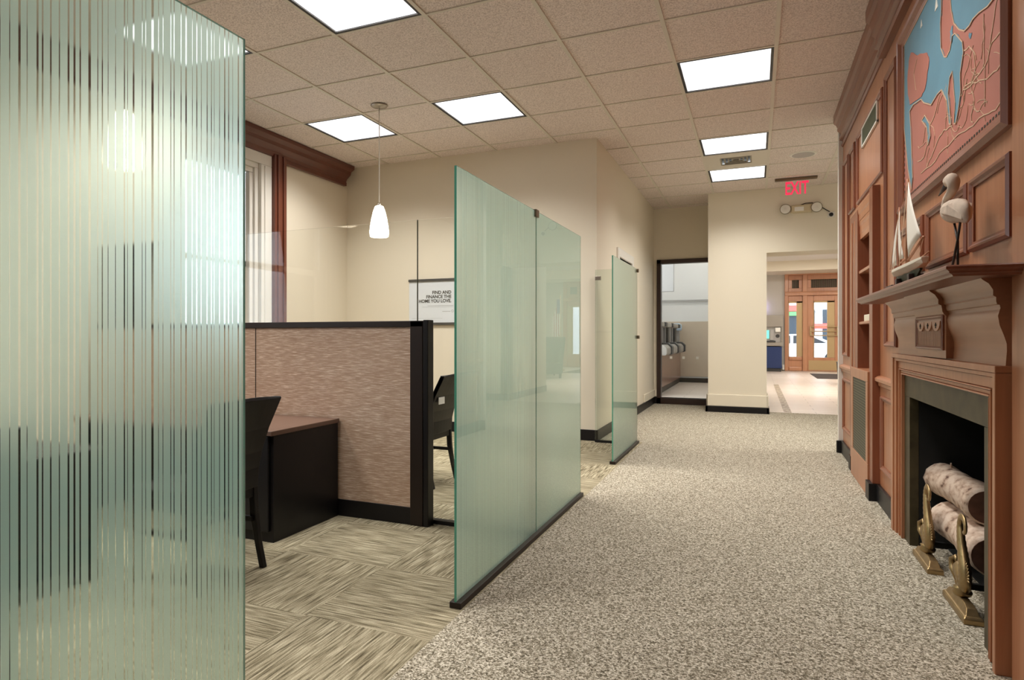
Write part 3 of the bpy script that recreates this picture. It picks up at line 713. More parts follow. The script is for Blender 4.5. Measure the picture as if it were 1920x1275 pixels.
cb.box(CX, W+.2, BO0+.0, 5.22, .0, .19).box(CX, W+.2, BO0, 5.22, .68, .745).box(CX, CX+.05, BO0, 4.555, .1905, .6795).box(CX, CX+.05, 5.12, 5.22, .1905, .6795)
cb.build('cabinet_front', M['wood'], t, bevel=.003)
box(CX+.003, CX+.01, 4.555, 5.12, .19, .68).build('cabinet_glass', M['cabglass'], t)
# items on shelves
t = tag(empty('photo_card', (.66, 4.70, 1.39)), 'small white card leaning on the top open shelf of the bookcase', 'card')
MB().prism([(.648, 1.39), (.656, 1.39), (.674, 1.49), (.666, 1.49)], 'Y', 4.56, 4.68).build('card', M['book'], t)
MB().tube([(.66, 4.80, 1.391), (.67, 4.69, 1.48)], .003, 6).tube([(.69, 4.74, 1.391), (.67, 4.69, 1.48)], .003, 6).build('easel', M['spar'], t)
tag(MB().box(.642, .72, 4.52, 4.84, 1.0525, 1.095).build('ivory_box', M['book'], bevel=.003), 'low ivory box on the lower open shelf of the bookcase', 'box')
tg = MB().lathe([(.012, 0), (.016, .01), (.006, .02), (.008, .034), (0, .04)], (.655, 4.56, 1.095), 14).build('small_figurine', M['ink_grey'], smooth=True)
tag(tg, 'tiny grey figurine standing on the ivory box in the bookcase', 'figurine')

# relief map
t = tag(empty('wall_map', (W, 3.0, 1.97)), 'large relief map in terracotta and blue framed above the mantel', 'map')
MY0, MY1, MZ0, MZ1 = 2.30, 3.655, 1.60, 2.35
fm = MB()
fm.frame(W, 2.245, 3.735, 1.545, 2.405, .055, .030)
fm.build('map_frame', M['wood_dark'], t)
box(W-.008, W, MY0, MY1, MZ0, MZ1).build('map_board', M['map_land'], t)
dash = MB()
for k in range(52): y = MY0+.012+k*.026; dash.box(W-.0095, W-.0085, y, y+.013, MZ0+.004, MZ0+.012)
for k in range(28): z = MZ0+.012+k*.026; dash.box(W-.0095, W-.0085, MY1-.012, MY1-.004, z, z+.013)
dash.build('map_border', M['ink'], t)
def clipx(P): return [(min(max(y, MY0+.002), MY1-.002), min(max(z, MZ0+.002), MZ1-.002)) for y, z in P]
sea = [(3.65,2.345),(2.974,2.345),(2.974,2.199),(2.989,2.158),(2.98,2.058),(2.936,2.008),(2.901,1.993),(2.853,2.002),(2.826,2.04),(2.791,2.034),(2.702,1.966),(2.69,1.925),(2.727,1.867),(2.722,1.8),(2.752,1.745),(2.783,1.71),(2.804,1.717),(2.789,1.786),(2.826,1.912),(2.859,1.901),(2.881,1.848),(2.859,1.786),(2.842,1.724),(2.87,1.736),(2.901,1.831),(2.974,1.897),(3.036,1.901),(3.134,1.892),(3.258,1.942),(3.307,1.973),(3.455,1.998),(3.528,1.993),(3.498,1.869),(3.485,1.77),(3.468,1.672),(3.494,1.62),(3.564,1.732),(3.61,1.85),(3.65,1.95)]
land = [(3.498,2.251),(3.374,2.187),(3.204,2.132),(3.162,2.081),(3.204,2.019),(3.24,1.989),(3.296,1.981),(3.52,2.019),(3.564,2.083),(3.573,2.154),(3.542,2.23)]
gulf = [(2.89,2.345),(2.837,2.135),(2.804,2.075),(2.74,2.025),(2.678,1.993),(2.62,1.987),(2.586,1.992),(2.522,1.984),(2.441,1.965),(2.304,1.96),(2.304,2.345)]
lake = [(3.24,1.883),(3.162,1.825),(3.145,1.768),(3.186,1.742),(3.204,1.82),(3.292,1.877)]
inlet = [(2.826,2.077),(2.826,2.017),(2.853,2.029),(2.864,2.071)]
pond = [(2.631,1.967),(2.604,1.955),(2.613,1.942),(2.636,1.955)]
def rough(P, amp=.006, sub=3):
    out = []
    for i in range(len(P)):
        a, b_ = P[i], P[(i+1) % len(P)]
        for k in range(sub):
            f = k/sub
            j = amp if k else 0
            out.append((a[0]+(b_[0]-a[0])*f+random.uniform(-j, j), a[1]+(b_[1]-a[1])*f+random.uniform(-j, j)))
    return clipx(out)
sm = MB()
for P in (sea, gulf, lake, inlet, pond): sm.prism(rough(P), 'X', W-.0095, W-.007)
sm.build('map_water', M['map_sea'], t)
MB().prism(rough(land), 'X', W-.0115, W-.009).build('map_land_mass', M['map_land'], t)
rd = MB()
def road(P, w_=.0035, x=W-.0088):
    for i in range(len(P)-1):
        a, b_ = Vector(P[i]), Vector(P[i+1]); d = (b_-a).normalized(); nrm = Vector((-d.y, d.x))*w_/2
        rd.prism([tuple(a+nrm), tuple(b_+nrm), tuple(b_-nrm), tuple(a-nrm)], 'X', x-.0012, x+.001)
for P in ([(2.305,1.835),(2.403,1.84),(2.441,1.805),(2.522,1.79),(2.586,1.787),(2.678,1.806),(2.722,1.8)],
  [(2.305,1.742),(2.384,1.745),(2.481,1.756),(2.586,1.784),(2.702,1.801),(2.74,1.77),(2.765,1.734)],
  [(2.305,1.629),(2.403,1.633),(2.481,1.645),(2.631,1.65),(2.752,1.664),(2.944,1.664),(3.134,1.647),(3.394,1.655)],
  [(2.831,1.717),(2.944,1.735),(3.036,1.721),(3.134,1.681),(3.24,1.655)],
  [(2.586,1.883),(2.564,1.82),(2.609,1.788),(2.575,1.722),(2.609,1.685),(2.586,1.637)],
  [(2.69,1.932),(2.631,1.922),(2.575,1.878),(2.554,1.823)], [(3.005,1.89),(3.084,1.834),(3.169,1.81),(3.204,1.751),(3.258,1.713),(3.435,1.729)],
  [(2.48,1.96),(2.48,1.85),(2.47,1.75),(2.48,1.62)], [(2.36,1.95),(2.40,1.88),(2.44,1.81)]): road(rough(P, .006, 3)[:-3])
for P in ([(3.374,2.173),(3.435,2.131),(3.394,2.042)],): road(P, .003, W-.0118)
rnd = random.Random(3)
for k in range(26):
    y, z = rnd.uniform(2.33, 3.3), rnd.uniform(1.64, 1.90)
    if k < 9: y, z = rnd.uniform(2.33, 2.66), rnd.uniform(1.72, 1.92)
    a_ = rnd.uniform(0, 6.28); P = [(y, z)]
    for q_ in range(rnd.randint(4, 9)):
        a_ += rnd.uniform(-.8, .8); y += .028*math.cos(a_); z += .022*math.sin(a_)
        if not (2.31 < y < 3.42 and 1.62 < z < 1.93): break
        P.append((y, z))
    if len(P) > 2: road(P, .0016, W-.0085)
for P in (sea, gulf, lake): road(clipx(P)+[clipx(P)[0]], .004, W-.0105)
rd.build('map_roads', M['map_line'], t)
# small sail emblems on the water
se = MB()
for (y, z, s_) in ((3.05, 2.24, .03), (2.60, 2.09, .03), (3.3, 2.28, .02)):
    MB().prism([(y, z), (y-s_*.8, z), (y, z+s_*1.6)], 'X', W-.0115, W-.009).prism([(y+s_*.15, z), (y+s_*.7, z), (y+s_*.15, z+s_*1.3)], 'X', W-.0115, W-.009).build('map_sail', M['sail'], t)

# fireplace ------------------------------------------------------------
t = tag(empty('fireplace', (W, 3.02, 0)), 'cherry wood fireplace with deep mantel shelf and olive stone surround', 'fireplace')
def stepped(y0, y1, z0, z1):
    m = MB()
    # frame surround as nested rails: legs + header at stepped depths
    for off, xx in ((0, .620), (.030, .632), (.045, .627), (.062, .638), (.085, .634)):
        m.box(xx, W, y0+off*.95, FO0-.092, 0, z1-off*.9).box(xx, W, 3.605, y1-off*1.9, 0, z1-off*.9).box(xx, W, y0+off*.95, y1-off*1.9, .776, z1-off*.9)
    return m
sx = MB()
# outer frame
sx.box(0.618, W+.01, 2.26, 2.283, 0, 0.8515).box(0.618, W+.01, 3.742, 3.787, 0, 0.8515).box(0.618, W+.01, 2.26, 3.787, 0.852, 0.872)
sx.box(0.624, W+.01, 2.284, 2.3, 0, 0.8375).box(0.624, W+.01, 3.7, 3.741, 0, 0.8375).box(0.624, W+.01, 2.284, 3.741, 0.838, 0.851)
sx.box(0.634, W+.01, 2.301, 2.34, 0, 0.8025000000000001).box(0.634, W+.01, 3.665, 3.699, 0, 0.8025000000000001).box(0.634, W+.01, 2.301, 3.699, 0.803, 0.837)
sx.box(0.629, W+.01, 2.341, 2.348, 0, 0.7965000000000001).box(0.629, W+.01, 3.655, 3.664, 0, 0.7965000000000001).box(0.629, W+.01, 2.341, 3.664, 0.797, 0.802)
sx.box(0.636, W+.01, 2.349, 2.362, 0, 0.7825000000000001).box(0.636, W+.01, 3.622, 3.654, 0, 0.7825000000000001).box(0.636, W+.01, 2.349, 3.654, 0.783, 0.796)
sx.box(0.631, W+.01, 2.363, 2.368, 0, 0.7755000000000001).box(0.631, W+.01, 3.612, 3.621, 0, 0.7755000000000001).box(0.631, W+.01, 2.363, 3.621, 0.776, 0.782)
sx.build('surround', M['wood'], t, bevel=.0025)
mb_ = MB().box(.645, W+.02, 2.366, FO0, 0, .677).box(.645, W+.02, FO1, 3.614, 0, .677).box(.645, W+.02, 2.366, 3.614, .678, .778)
mb_.build('stone_slab', M['marble'], t, bevel=.0012)
fb = MB().box(W+.0, 1.15, FO0-.03, FO0-.001, 0, .72).box(W+.0, 1.15, FO1+.001, FO1+.03, 0, .72).box(1.12, 1.15, FO0, FO1, 0, .72).box(W+.0, 1.15, FO0-.03, FO1+.03, .69, .72).box(.79, 1.15, FO0, FO1, 0, .006)
fb.build('firebox', M['firebrick'], t)
fp = [(W+.02, .866), (.645, .866), (.6485, .915), (.648, .935), (.642, .957), (.632, .987), (.628, 1.014), (.632, 1.03), (.634, 1.036), (.632, 1.045), (.626, 1.047), (.624, 1.055), (.624, 1.067), (.617, 1.072), (.617, 1.088), (.607, 1.106), (.592, 1.118), (.588, 1.124), (W+.02, 1.124)]
o = MB().prism(fp, 'Y', 2.27, 3.77).build('frieze', M['wood_h'], t); auto_smooth(o, 35)
kp = [(W, .876), (.625, .876), (.625, 1.03), (.619, 1.036), (.614, 1.045), (.613, 1.055), (.611, 1.067), (.602, 1.072), (.602, 1.088), (.592, 1.106), (.577, 1.118), (.573, 1.124), (W, 1.124)]
KY0, KY1 = 2.80, 3.24
o = MB().prism(kp, 'Y', KY0, KY1).build('centre_block', M['wood_h'], t); auto_smooth(o, 35)
km = MB().frame(.625, KY0+.02, KY1-.0, .905, 1.035, .016, .010)
km.build('centre_frame', M['wood_dark'], t)
rp = MB().box(.6225, .626, KY0+.03, KY1-.02, .915, 1.02)
for k in range(26): y = KY0+.036+k*.0145; rp.box(.6195, .6235, y, y+.008, .918, 1.0)
rp.build('reeded_panel', M['wood_h'], t)
sc_ = MB(); sh = MB()
for k in range(3):
    yc = KY0+.095+k*.122
    sc_.prism([(yc+.058*math.cos(PI+PI*i/16), 1.012+.036*math.sin(PI+PI*i/16)) for i in range(17)], 'X', .6145, .6205)
    MB().box(.6135, .6147, yc-.005, yc+.005, .986, 1.007).box(.6135, .6147, yc-.012, yc+.012, .995, 1.001).build('scallop_cutout', M['firebrick'], t)
sc_.build('scallop', M['wood'], t)
mp_ = [(W, 1.152), (.484, 1.152), (.480, 1.149), (.480, 1.142), (.484, 1.139), (.487, 1.134), (.487, 1.131), (.494, 1.129), (.497, 1.124), (W, 1.124)]
mtl = MB()
# mantel slab with returned moulded edges on three sides
ring = []
prof = [(0, 1.152), (-.012, 1.152), (-.017, 1.148), (-.017, 1.141), (-.012, 1.138), (-.008, 1.134), (-.008, 1.131), (-.0, 1.127), (.004, 1.122)]
xb, yb0, yb1 = .497, MLY0+.017, MLY1-.017
rings = []
for o_, z in prof:
    rings.append([(W+.01, yb0+o_, z), (xb+o_, yb0+o_, z), (xb+o_, yb1-o_, z), (W+.01, yb1-o_, z)])
mtl.loft(rings)
mtl.build('mantel_shelf', M['wood_dark_h'], t)

# andirons -------------------------------------------------------------
def andiron(yc):
    t = empty('andiron', (.66, yc, 0))
    y0, y1 = yc-.135, yc+.135
    b = MB()
    b.loft([[(.632,y0,0),(.688,y0,0),(.688,y1,0),(.632,y1,0)],[(.632,y0,.018),(.688,y0,.018),(.688,y1,.018),(.632,y1,.018)],
            [(.636,y0+.006,.024),(.684,y0+.006,.024),(.684,y1-.006,.024),(.636,y1-.006,.024)],
            [(.640,y0+.012,.026),(.680,y0+.012,.026),(.680,y1-.012,.026),(.640,y1-.012,.026)],[(.646,y0+.03,.046),(.675,y0+.03,.046),(.675,y1-.03,.046),(.646,y1-.03,.046)],
            [(.648,y0+.06,.052),(.673,y0+.06,.052),(.673,y1-.06,.052),(.648,y1-.06,.052)]])
    b.build('andiron_base', M['brass'], t, bevel=.002)
    X0 = .66
    path = [(.045, .075), (.062, .105), (.045, .13), (.01, .125), (-.025, .10), (-.035, .12), (-.030, .155), (-.012, .19), (.006, .225), (.018, .262), (.026, .292), (.014, .320), (-.014, .326), (-.036, .308), (-.036, .284), (-.016, .274)]
    rad = [.012, .020, .026, .030, .030, .029, .027, .024, .021, .018, .014, .012, .010, .009, .008, .007]
    # smooth path
    P = []; R = []
    for i in range(len(path)-1):
        for k in range(4):
            f = k/4; p0 = path[max(i-1, 0)]; p1 = path[i]; p2 = path[i+1]; p3 = path[min(i+2, len(path)-1)]
            def cr(a, b_, c, d): return .5*((2*b_)+(-a+c)*f+(2*a-5*b_+4*c-d)*f*f+(-a+3*b_-3*c+d)*f**3)
            P.append((X0, yc+cr(p0[0], p1[0], p2[0], p3[0]), cr(p0[1], p1[1], p2[1], p3[1]))); rr = rad[i]*(1-f)+rad[i+1]*f
            R.append(rr*(1+.10*(k % 2)))
    m = MB().tube(P, R, 14, sx=.62)
    m.build('serpent_figure', M['brass'], t, smooth=True)
    fn = MB()
    for k in range(9):   # dorsal fin fan and mouth curls
        a = -.2+.22*k
        fn.tube([(X0, yc-.03, .12), (X0, yc-.03-.052*math.cos(a), .135+.052*math.sin(a))], [.007, .003], 6, sx=.7)
    fn.tube([(X0, yc+.04, .10), (X0-.008, yc+.085, .12), (X0-.008, yc+.095, .15), (X0, yc+.075, .165), (X0, yc+.06, .15)], [.014, .012, .010, .008, .006], 10)
    fn.lathe([(0, 0), (.026, .006), (.030, .018), (.022, .028), (.026, .034), (0, .038)], (X0, yc, .048), 18)
    fn.build('scroll_ornament', M['brass'], t, smooth=True)
    MB().box(.665, .98, yc-.009, yc+.009, .078, .098).box(.962, .98, yc-.009, yc+.009, .0, .08).build('log_rest', M['firebrick'], t)
    return t
tag(andiron(3.245), 'brass serpent andiron farther back at the left side of the hearth', 'andiron', 'brass andirons')
tag(andiron(2.748), 'brass serpent andiron nearest the viewer holding the birch logs', 'andiron', 'brass andirons')
def log(x, y0, y1, z, r, lab, dx=0, dz=0):
    t = empty('birch_log', (x, (y0+y1)/2, z-r))
    rings = []
    n = 22; kk = 16
    for i in range(kk+1):
        f = i/kk; y = y0+(y1-y0)*f; rr = r*(1+.04*math.sin(f*9+x*40)+.03*math.sin(f*23)); 
        if i == kk: rr *= .9
        cx_, cz_ = x+dx*(f-.5)+.006*math.sin(f*5), z+dz*(f-.5)
        rings.append([(cx_+rr*math.cos(2*PI*k/n)*(1+.03*math.sin(3*k)), y, cz_+rr*math.sin(2*PI*k/n)) for k in range(n)])
    MB().loft(rings).build('bark', M['bark'], t, smooth=True)
    MB().prism([(x-dx*.5+r*.90*math.cos(2*PI*k/n), z-dz*.5+r*.90*math.sin(2*PI*k/n)) for k in range(n)], 'Y', y0-.004, y0+.002).build('cut_end', M['log_end'], t)
    MB().tube([(x+.0, y1-.12, z+r*.9), (x-.005, y1-.13, z+r+.02)], [.006, .003], 7).build('twig_stub', M['bark'], t)
    tag(t, lab, 'log', 'birch logs on the andirons')
log(.772, 2.84, 3.40, .170, .072, 'lower birch log resting on the brass andirons')
log(.784, 2.98, 3.54, .316, .068, 'upper birch log stacked on top of the other', dx=-.02)

# egret carving --------------------------------------------------------
t = tag(empty('bird_carving', (.57, 2.43, 1.152)), 'whitewashed wading bird carving on two wire legs on the mantel', 'bird carving')
def ell(p, rx, ry, rz, n=18, m_=12):
    out = []
    for i in range(m_+1):
        a = -PI/2+PI*i/m_; c_ = max(math.cos(a), .02)
        out.append([(p[0]+rx*c_*math.cos(2*PI*k/n), p[1]+ry*c_*math.sin(2*PI*k/n), p[2]+rz*math.sin(a)) for k in range(n)])
    return out
body = []
# body lofted from breast (far, +Y) to tail (near, -Y)
secs = [(2.555, 1.372, .004, .006), (2.550, 1.368, .016, .022), (2.52, 1.358, .024, .032), (2.47, 1.350, .028, .038), (2.42, 1.343, .027, .038), (2.37, 1.334, .022, .036), (2.335, 1.322, .014, .032), (2.315, 1.315, .006, .020)]
for y, z, rx, rz in secs: body.append([(.57+rx*math.cos(2*PI*k/16), y, z+rz*math.sin(2*PI*k/16)) for k in range(16)])
MB().loft(body).build('bird_body', M['bird'], t, smooth=True)
MB().tube([(.57, 2.53, 1.365), (.57, 2.553, 1.385), (.57, 2.545, 1.402), (.57, 2.50, 1.412), (.57, 2.468, 1.425), (.57, 2.470, 1.442), (.57, 2.49, 1.455), (.57, 2.52, 1.456), (.57, 2.545, 1.446)], [.016, .014, .012, .013, .016, .019, .020, .017, .006], 12).build('bird_neck', M['bird'], t, smooth=True)
MB().tube([(.57, 2.535, 1.450), (.568, 2.635, 1.432)], [.010, .002], 10).build('bird_bill', M['bill'], t, smooth=True)
MB().tube([(.575, 2.485, 1.325), (.575, 2.44, 1.25), (.575, 2.44, 1.152)], .0035, 8).build('bird_leg', M['wire'], t, smooth=True)
MB().tube([(.565, 2.37, 1.305), (.565, 2.40, 1.25), (.565, 2.475, 1.152)], .0035, 8).build('bird_leg', M['wire'], t, smooth=True)
wg = MB()
for s_ in (-1, 1): 
    wg.loft([[(.57+s_*(.022), 2.49, 1.36), (.57+s_*.032, 2.47, 1.365), (.57+s_*.032, 2.47, 1.345), (.57+s_*.022, 2.47, 1.335)],
             [(.57+s_*.018, 2.40, 1.365), (.57+s_*.032, 2.40, 1.36), (.57+s_*.034, 2.40, 1.33), (.57+s_*.02, 2.40, 1.318)],
             [(.57+s_*.004, 2.33, 1.318), (.57+s_*.012, 2.33, 1.318), (.57+s_*.012, 2.33, 1.300), (.57+s_*.004, 2.33, 1.298)]])
wg.build('bird_wing', M['bird'], t, bevel=.002)

# sailing boat model ---------------------------------------------------
t = tag(empty('model_sailboat', (.57, 3.1, 1.152)), 'model sailboat with white sails standing on the mantel shelf', 'model boat')
hull = []
for y, w_, zb, zt in ((3.43, .003, 1.238, 1.252), (3.38, .016, 1.222, 1.249), (3.28, .030, 1.212, 1.244), (3.15, .036, 1.208, 1.241), (3.02, .033, 1.208, 1.242), (2.90, .024, 1.214, 1.246), (2.84, .012, 1.226, 1.250)):
    hull.append([(.57-w_, y, zt), (.57-w_*1.02, y, (zb+zt)/2+.004), (.57-w_*.55, y, zb), (.57+w_*.55, y, zb), (.57+w_*1.02, y, (zb+zt)/2+.004), (.57+w_, y, zt)])
MB().loft(hull).build('boat_hull', M['hull'], t, smooth=False, bevel=.003)
kl = []
for y, w_, zb, zt in ((3.34, .006, 1.205, 1.225), (3.25, .018, 1.186, 1.218), (3.10, .022, 1.178, 1.214), (2.96, .016, 1.186, 1.216), (2.90, .006, 1.208, 1.222)):
    kl.append([(.57-w_, y, zt), (.57-.004, y, zb), (.57+.004, y, zb), (.57+w_, y, zt)])
MB().loft(kl).build('boat_keel', M['hull_dark'], t)
MB().box(.545, .595, 3.22, 3.25, 1.158, 1.20).box(.545, .595, 2.98, 3.01, 1.158, 1.20).box(.54, .60, 2.94, 3.50, 1.152, 1.160).box(.55, .59, 3.36, 3.50, 1.158, 1.185).build('boat_stand', M['stand'], t, bevel=.002)
MB().tube([(.57, 3.14, 1.24), (.57, 3.13, 1.60)], [.008, .004], 10).build('mast', M['spar'], t, smooth=True)
MB().tube([(.57, 3.30, 1.24), (.57, 3.30, 1.515)], [.005, .003], 8).build('mast', M['spar'], t, smooth=True)
MB().tube([(.57, 3.12, 1.268), (.57, 2.86, 1.325)], .005, 8).build('boom', M['spar'], t, smooth=True)
MB().tube([(.57, 3.28, 1.27), (.57, 3.17, 1.275)], .004, 8).build('boom', M['spar'], t, smooth=True)
MB().tube([(.57, 2.92, 1.25), (.57, 2.78, 1.26)], .003, 8).build('stern_spar', M['spar'], t, smooth=True)
MB().tube([(.57, 3.42, 1.25), (.57, 3.52, 1.262)], .003, 8).build('bowsprit', M['spar'], t, smooth=True)
def sailm(P):
    # P: triangle corners (y,z) ; a bellied cloth with thickness
    a, b_, c_ = P; m = MB(); n = 8; idx = {}
    front = []; 
    for i in range(n+1):
        for j in range(n+1-i):
            u, v = i/n, j/n; w_ = 1-u-v
            y = a[0]*w_+b_[0]*u+c_[0]*v; z = a[1]*w_+b_[1]*u+c_[1]*v
            idx[(i, j)] = len(front); front.append((.57-.012*(u*w_+v*w_+u*v)*2, y, z))
    fs = []
    for i in range(n):
        for j in range(n-i):
            fs.append((idx[(i, j)], idx[(i+1, j)], idx[(i, j+1)]))
            if j < n-i-1: fs.append((idx[(i+1, j)], idx[(i+1, j+1)], idx[(i, j+1)]))
    m.add(front, fs); return m
for P in ([(3.12, 1.585), (3.125, 1.28), (2.90, 1.335)], [(3.295, 1.50), (3.295, 1.28), (3.21, 1.285)], [(3.31, 1.48), (3.46, 1.262), (3.36, 1.27)]):
    o = sailm(P).build('sail', M['sail'], t, smooth=True); md = o.modifiers.new('sol', 'SOLIDIFY'); md.thickness = .0015*S
rg = MB()
for a_, c_ in (((.57, 3.13, 1.60), (.57, 3.50, 1.26)), ((.57, 3.13, 1.60), (.535, 3.10, 1.245)), ((.57, 3.30, 1.515), (.57, 3.52, 1.262)), ((.57, 2.86, 1.325), (.57, 2.95, 1.248)), ((.57, 3.3, 1.5), (.54, 3.25, 1.244))): rg.tube([a_, c_], .0012, 5)
rg.build('rigging', M['map_line'], t)

# ------------------------------------------------------------------ GLASS PANELS
GX = -.965
def panel(y0, y1, mats, zt, lab, joint=None, extra=None, thick=.009, x=GX):
    t = empty('glass_panel', (x, (y0+y1)/2, 0)); tag(t, lab, 'glass partition', 'frosted glass partition panels')
    box(x-.022, x+.022, y0-.004, y1+.004, 0, .022).build('floor_channel', M['dark_frame'], t, bevel=.002)
    ys_ = [y0] + ([joint] if joint else []) + [y1]
    for i in range(len(ys_)-1):
        a, b_ = ys_[i]+(.002 if i else 0), ys_[i+1]-(.002 if i+2 < len(ys_) else 0)
        o = box(x-thick/2, x+thick/2, a, b_, .018, zt).build('glass_pane', M[mats[i]], t)
        o.data.materials.append(M['edge']); o.data.materials.append(M['front'])
        for p in o.data.polygons:
            if abs(p.normal.x) < .5: p.material_index = 1
            elif p.normal.x > .5: p.material_index = 2
    if joint:
        box(x-.012, x+.012, joint-.022, joint+.022, zt-.03, zt+.006).build('clip', M['bronze'], t, bevel=.002)
    return t
panel(-1.0, 1.026, ['frost_stripe'], 1.566, 'large pinstriped frosted glass panel filling the left edge of the view')
panel(2.05, 3.80, ['frost_stripe_soft', 'frost'], 1.556, 'two-pane green frosted glass panel in the middle of the view', joint=2.949)
t = panel(4.83, 5.90, ['frost'], 1.562, 'single green frosted glass panel farthest down the corridor', x=-.978)
MB().lathe([(.016, -.02), (.016, .02)], (-.978, 5.885, 1.545), 16, 'X').build('round_clip', M['bronze'], t)
box(-.995, -.955, 5.88, 5.925, .935, .965).build('door_lock', M['bronze'], t, bevel=.002)
# clear cross glass over the partition
t = tag(empty('clear_glass_screen', (-2.5, 2.95, 0)), 'clear glass screen standing behind the tan office partition', 'glass partition')
for a, b_ in ((XL+.01, -1.6072), (-1.6048, -.99)):
    box(a, b_, 2.946, 2.954, .018, 1.56).build('glass_pane', M['clear'], t)
MB().box(-1.6072, -1.6048, 2.9455, 2.9545, .03, 1.56).build('joint_line', M['seal'], t)
box(XL+.01, -.992, 2.93, 2.97, 0, .02).build('floor_channel', M['black_base'], t)
t = tag(empty('clear_glass_screen', (-1.15, 5.80, 0)), 'narrow clear glass screen joining the far frosted panel to the wall corner', 'glass partition')
box(XCL, -1.003, 5.796, 5.804, .018, 1.56).build('glass_pane', M['clear_green'], t)
box(XCL+.0, -1.003, 5.78, 5.82, 0, .02).build('floor_channel', M['black_base'], t)
box(XCL, XCL+.05, 5.785, 5.815, 1.465, 1.50).build('clip', M['steel'], t, bevel=.002)

# fabric partition -----------------------------------------------------
t = tag(empty('office_partition', (-2.6, 2.885, 0)), 'low office partition in woven tan fabric with dark frame', 'partition')
PZ = 1.035
MB().box(-3.95, -1.602, 2.872, 2.896, .085, 1.003).build('fabric_panel', M['tan'], t)
MB().box(-2.612, -2.609, 2.869, 2.873, .085, 1.003).build('panel_seam', M['dark_frame'], t)
box(-3.95, -1.530, 2.862, 2.906, 1.003, PZ).build('top_rail', M['dark_frame'], t, bevel=.003)
box(-3.95, -1.60, 2.866, 2.902, 0, .088).build('base_rail', M['black_base'], t, bevel=.003)
box(-1.602, -1.530, 2.862, 2.906, 0, PZ).build('end_post', M['dark_frame'], t, bevel=.003)
box(-1.527, -1.500, 2.862, 2.925, 0, PZ+.004).build('corner_post', M['black_wood'], t, bevel=.003)

# desk -----------------------------------------------------------------
t = tag(empty('desk', (-2.5, 2.6, 0)), 'black desk with brown top standing against the tan partition', 'desk')
box(-3.4, -2.03, 2.335, 2.862, .497, .520).build('desk_top', M['desk_top'], t, bevel=.003)
box(-2.31, -2.04, 2.36, 2.862, .0, .497).build('end_panel', M['black_wood'], t, bevel=.002)
dr = box(-2.30, -2.06, 2.345, 2.36, .05, .49).build('drawer', M['black_wood'], t, bevel=.003)
box(-3.4, -2.31, 2.80, 2.83, .12, .497).build('modesty_panel', M['black_wood'], t, bevel=.002)
box(-3.4, -3.36, 2.36, 2.862, 0, .497).build('end_panel', M['black_wood'], t, bevel=.002)
t = tag(empty('desk', (-2.8, 1.2, 0)), 'dark main desk blurred behind the near pinstriped panel', 'desk')
box(-3.0, -2.35, .2, 1.75, .497, .520).build('desk_top', M['black_wood'], t, bevel=.003)
for a in (.22, 1.70): box(-2.98, -2.37, a, a+.03, 0, .497).build('end_panel', M['black_wood'], t)
box(-2.41, -2.38, .25, 1.70, .06, .497).build('modesty_panel', M['black_wood'], t)

# chairs ---------------------------------------------------------------
def make_chair(loc, lab, grp='black office side chairs'):
    # faces -X; local coordinates around centre
    t = empty('side_chair', loc); X0, Y0, _ = loc; hw = .18
    cv = [(.165, 0), (.14, .10), (.120, .22), (.113, .33), (.118, .41), (.135, .48), (.172, .58), (.236, .705)]
    def rail(yc, w_, name, zmax=.705):
        rings = []
        for x, z in cv:
            th = .014+.006*(z > .2)
            rings.append([(X0+x-th, yc-w_/2, z), (X0+x+th*.6, yc-w_/2, z), (X0+x+th*.6, yc+w_/2, z), (X0+x-th, yc+w_/2, z)])
        MB().loft(rings).build(name, M['black_wood'], t, bevel=.003)
    for s_ in (-1, 1): rail(Y0+s_*(hw-.012)+0, .024, 'leg')
    for s_ in (-1, 1):
        MB().loft([[(X0-.185, Y0+s_*.155-.013, 0), (X0-.160, Y0+s_*.155-.013, 0), (X0-.160, Y0+s_*.155+.013, 0), (X0-.185, Y0+s_*.155+.013, 0)],
                   [(X0-.185, Y0+s_*.155-.018, .33), (X0-.148, Y0+s_*.155-.018, .33), (X0-.148, Y0+s_*.155+.018, .33), (X0-.185, Y0+s_*.155+.018, .33)]]).build('leg', M['black_wood'], t, bevel=.003)
    # back shell
    rings = []
    for x, z in cv:
        if z < .30: continue
        e = .0
        row = [(X0+x-.016, Y0-hw+e, z)]
        row += [(X0+x+.012+.012*math.sin(PI*k/8), Y0-hw+e+(2*hw-2*e)*k/8, z) for k in range(9)]
        row += [(X0+x-.016, Y0+hw-e, z)]
        rings.append(row)
    x, z = cv[-1]
    rings.append([(p[0]-.004, p[1]*(1)+0, z+.006+.008*math.sin(PI*max(0, min(1, (p[1]-Y0+hw)/(2*hw))))) for p in rings[-1]])
    MB().loft(rings).build('backrest', M['black_wood'], t, bevel=.002)
    MB().box(X0-.20, X0+.12, Y0-hw+.005, Y0+hw-.005, .335, .375).build('seat_cushion', M['black_base'], t, bevel=.012)
    MB().box(X0-.185, X0+.12, Y0-.165, Y0+.165, .29, .335).build('seat_frame', M['black_wood'], t, bevel=.003)
    MB().box(X0-.16, X0+.12, Y0-.16, Y0-.145, .19, .21).box(X0-.16, X0+.12, Y0+.145, Y0+.16, .19, .21).box(X0-.02, X0, Y0-.15, Y0+.15, .19, .21).build('stretcher', M['black_wood'], t)
    tag(t, lab, 'chair', grp); return t
make_chair((-2.03, 1.93, 0), 'black side chair with flared back in front of the near desk')
c2 = make_chair((-2.01, 3.765, 0), 'black side chair with a small white tag on its back, seen through the clear glass')
box(-1.822, -1.818, 3.62, 3.70, .528, .572).build('tag', M['sticker'], c2)
bpy.data.objects  # keep
make_chair((-2.05, .95, 0), 'black side chair blurred behind the near pinstriped panel')

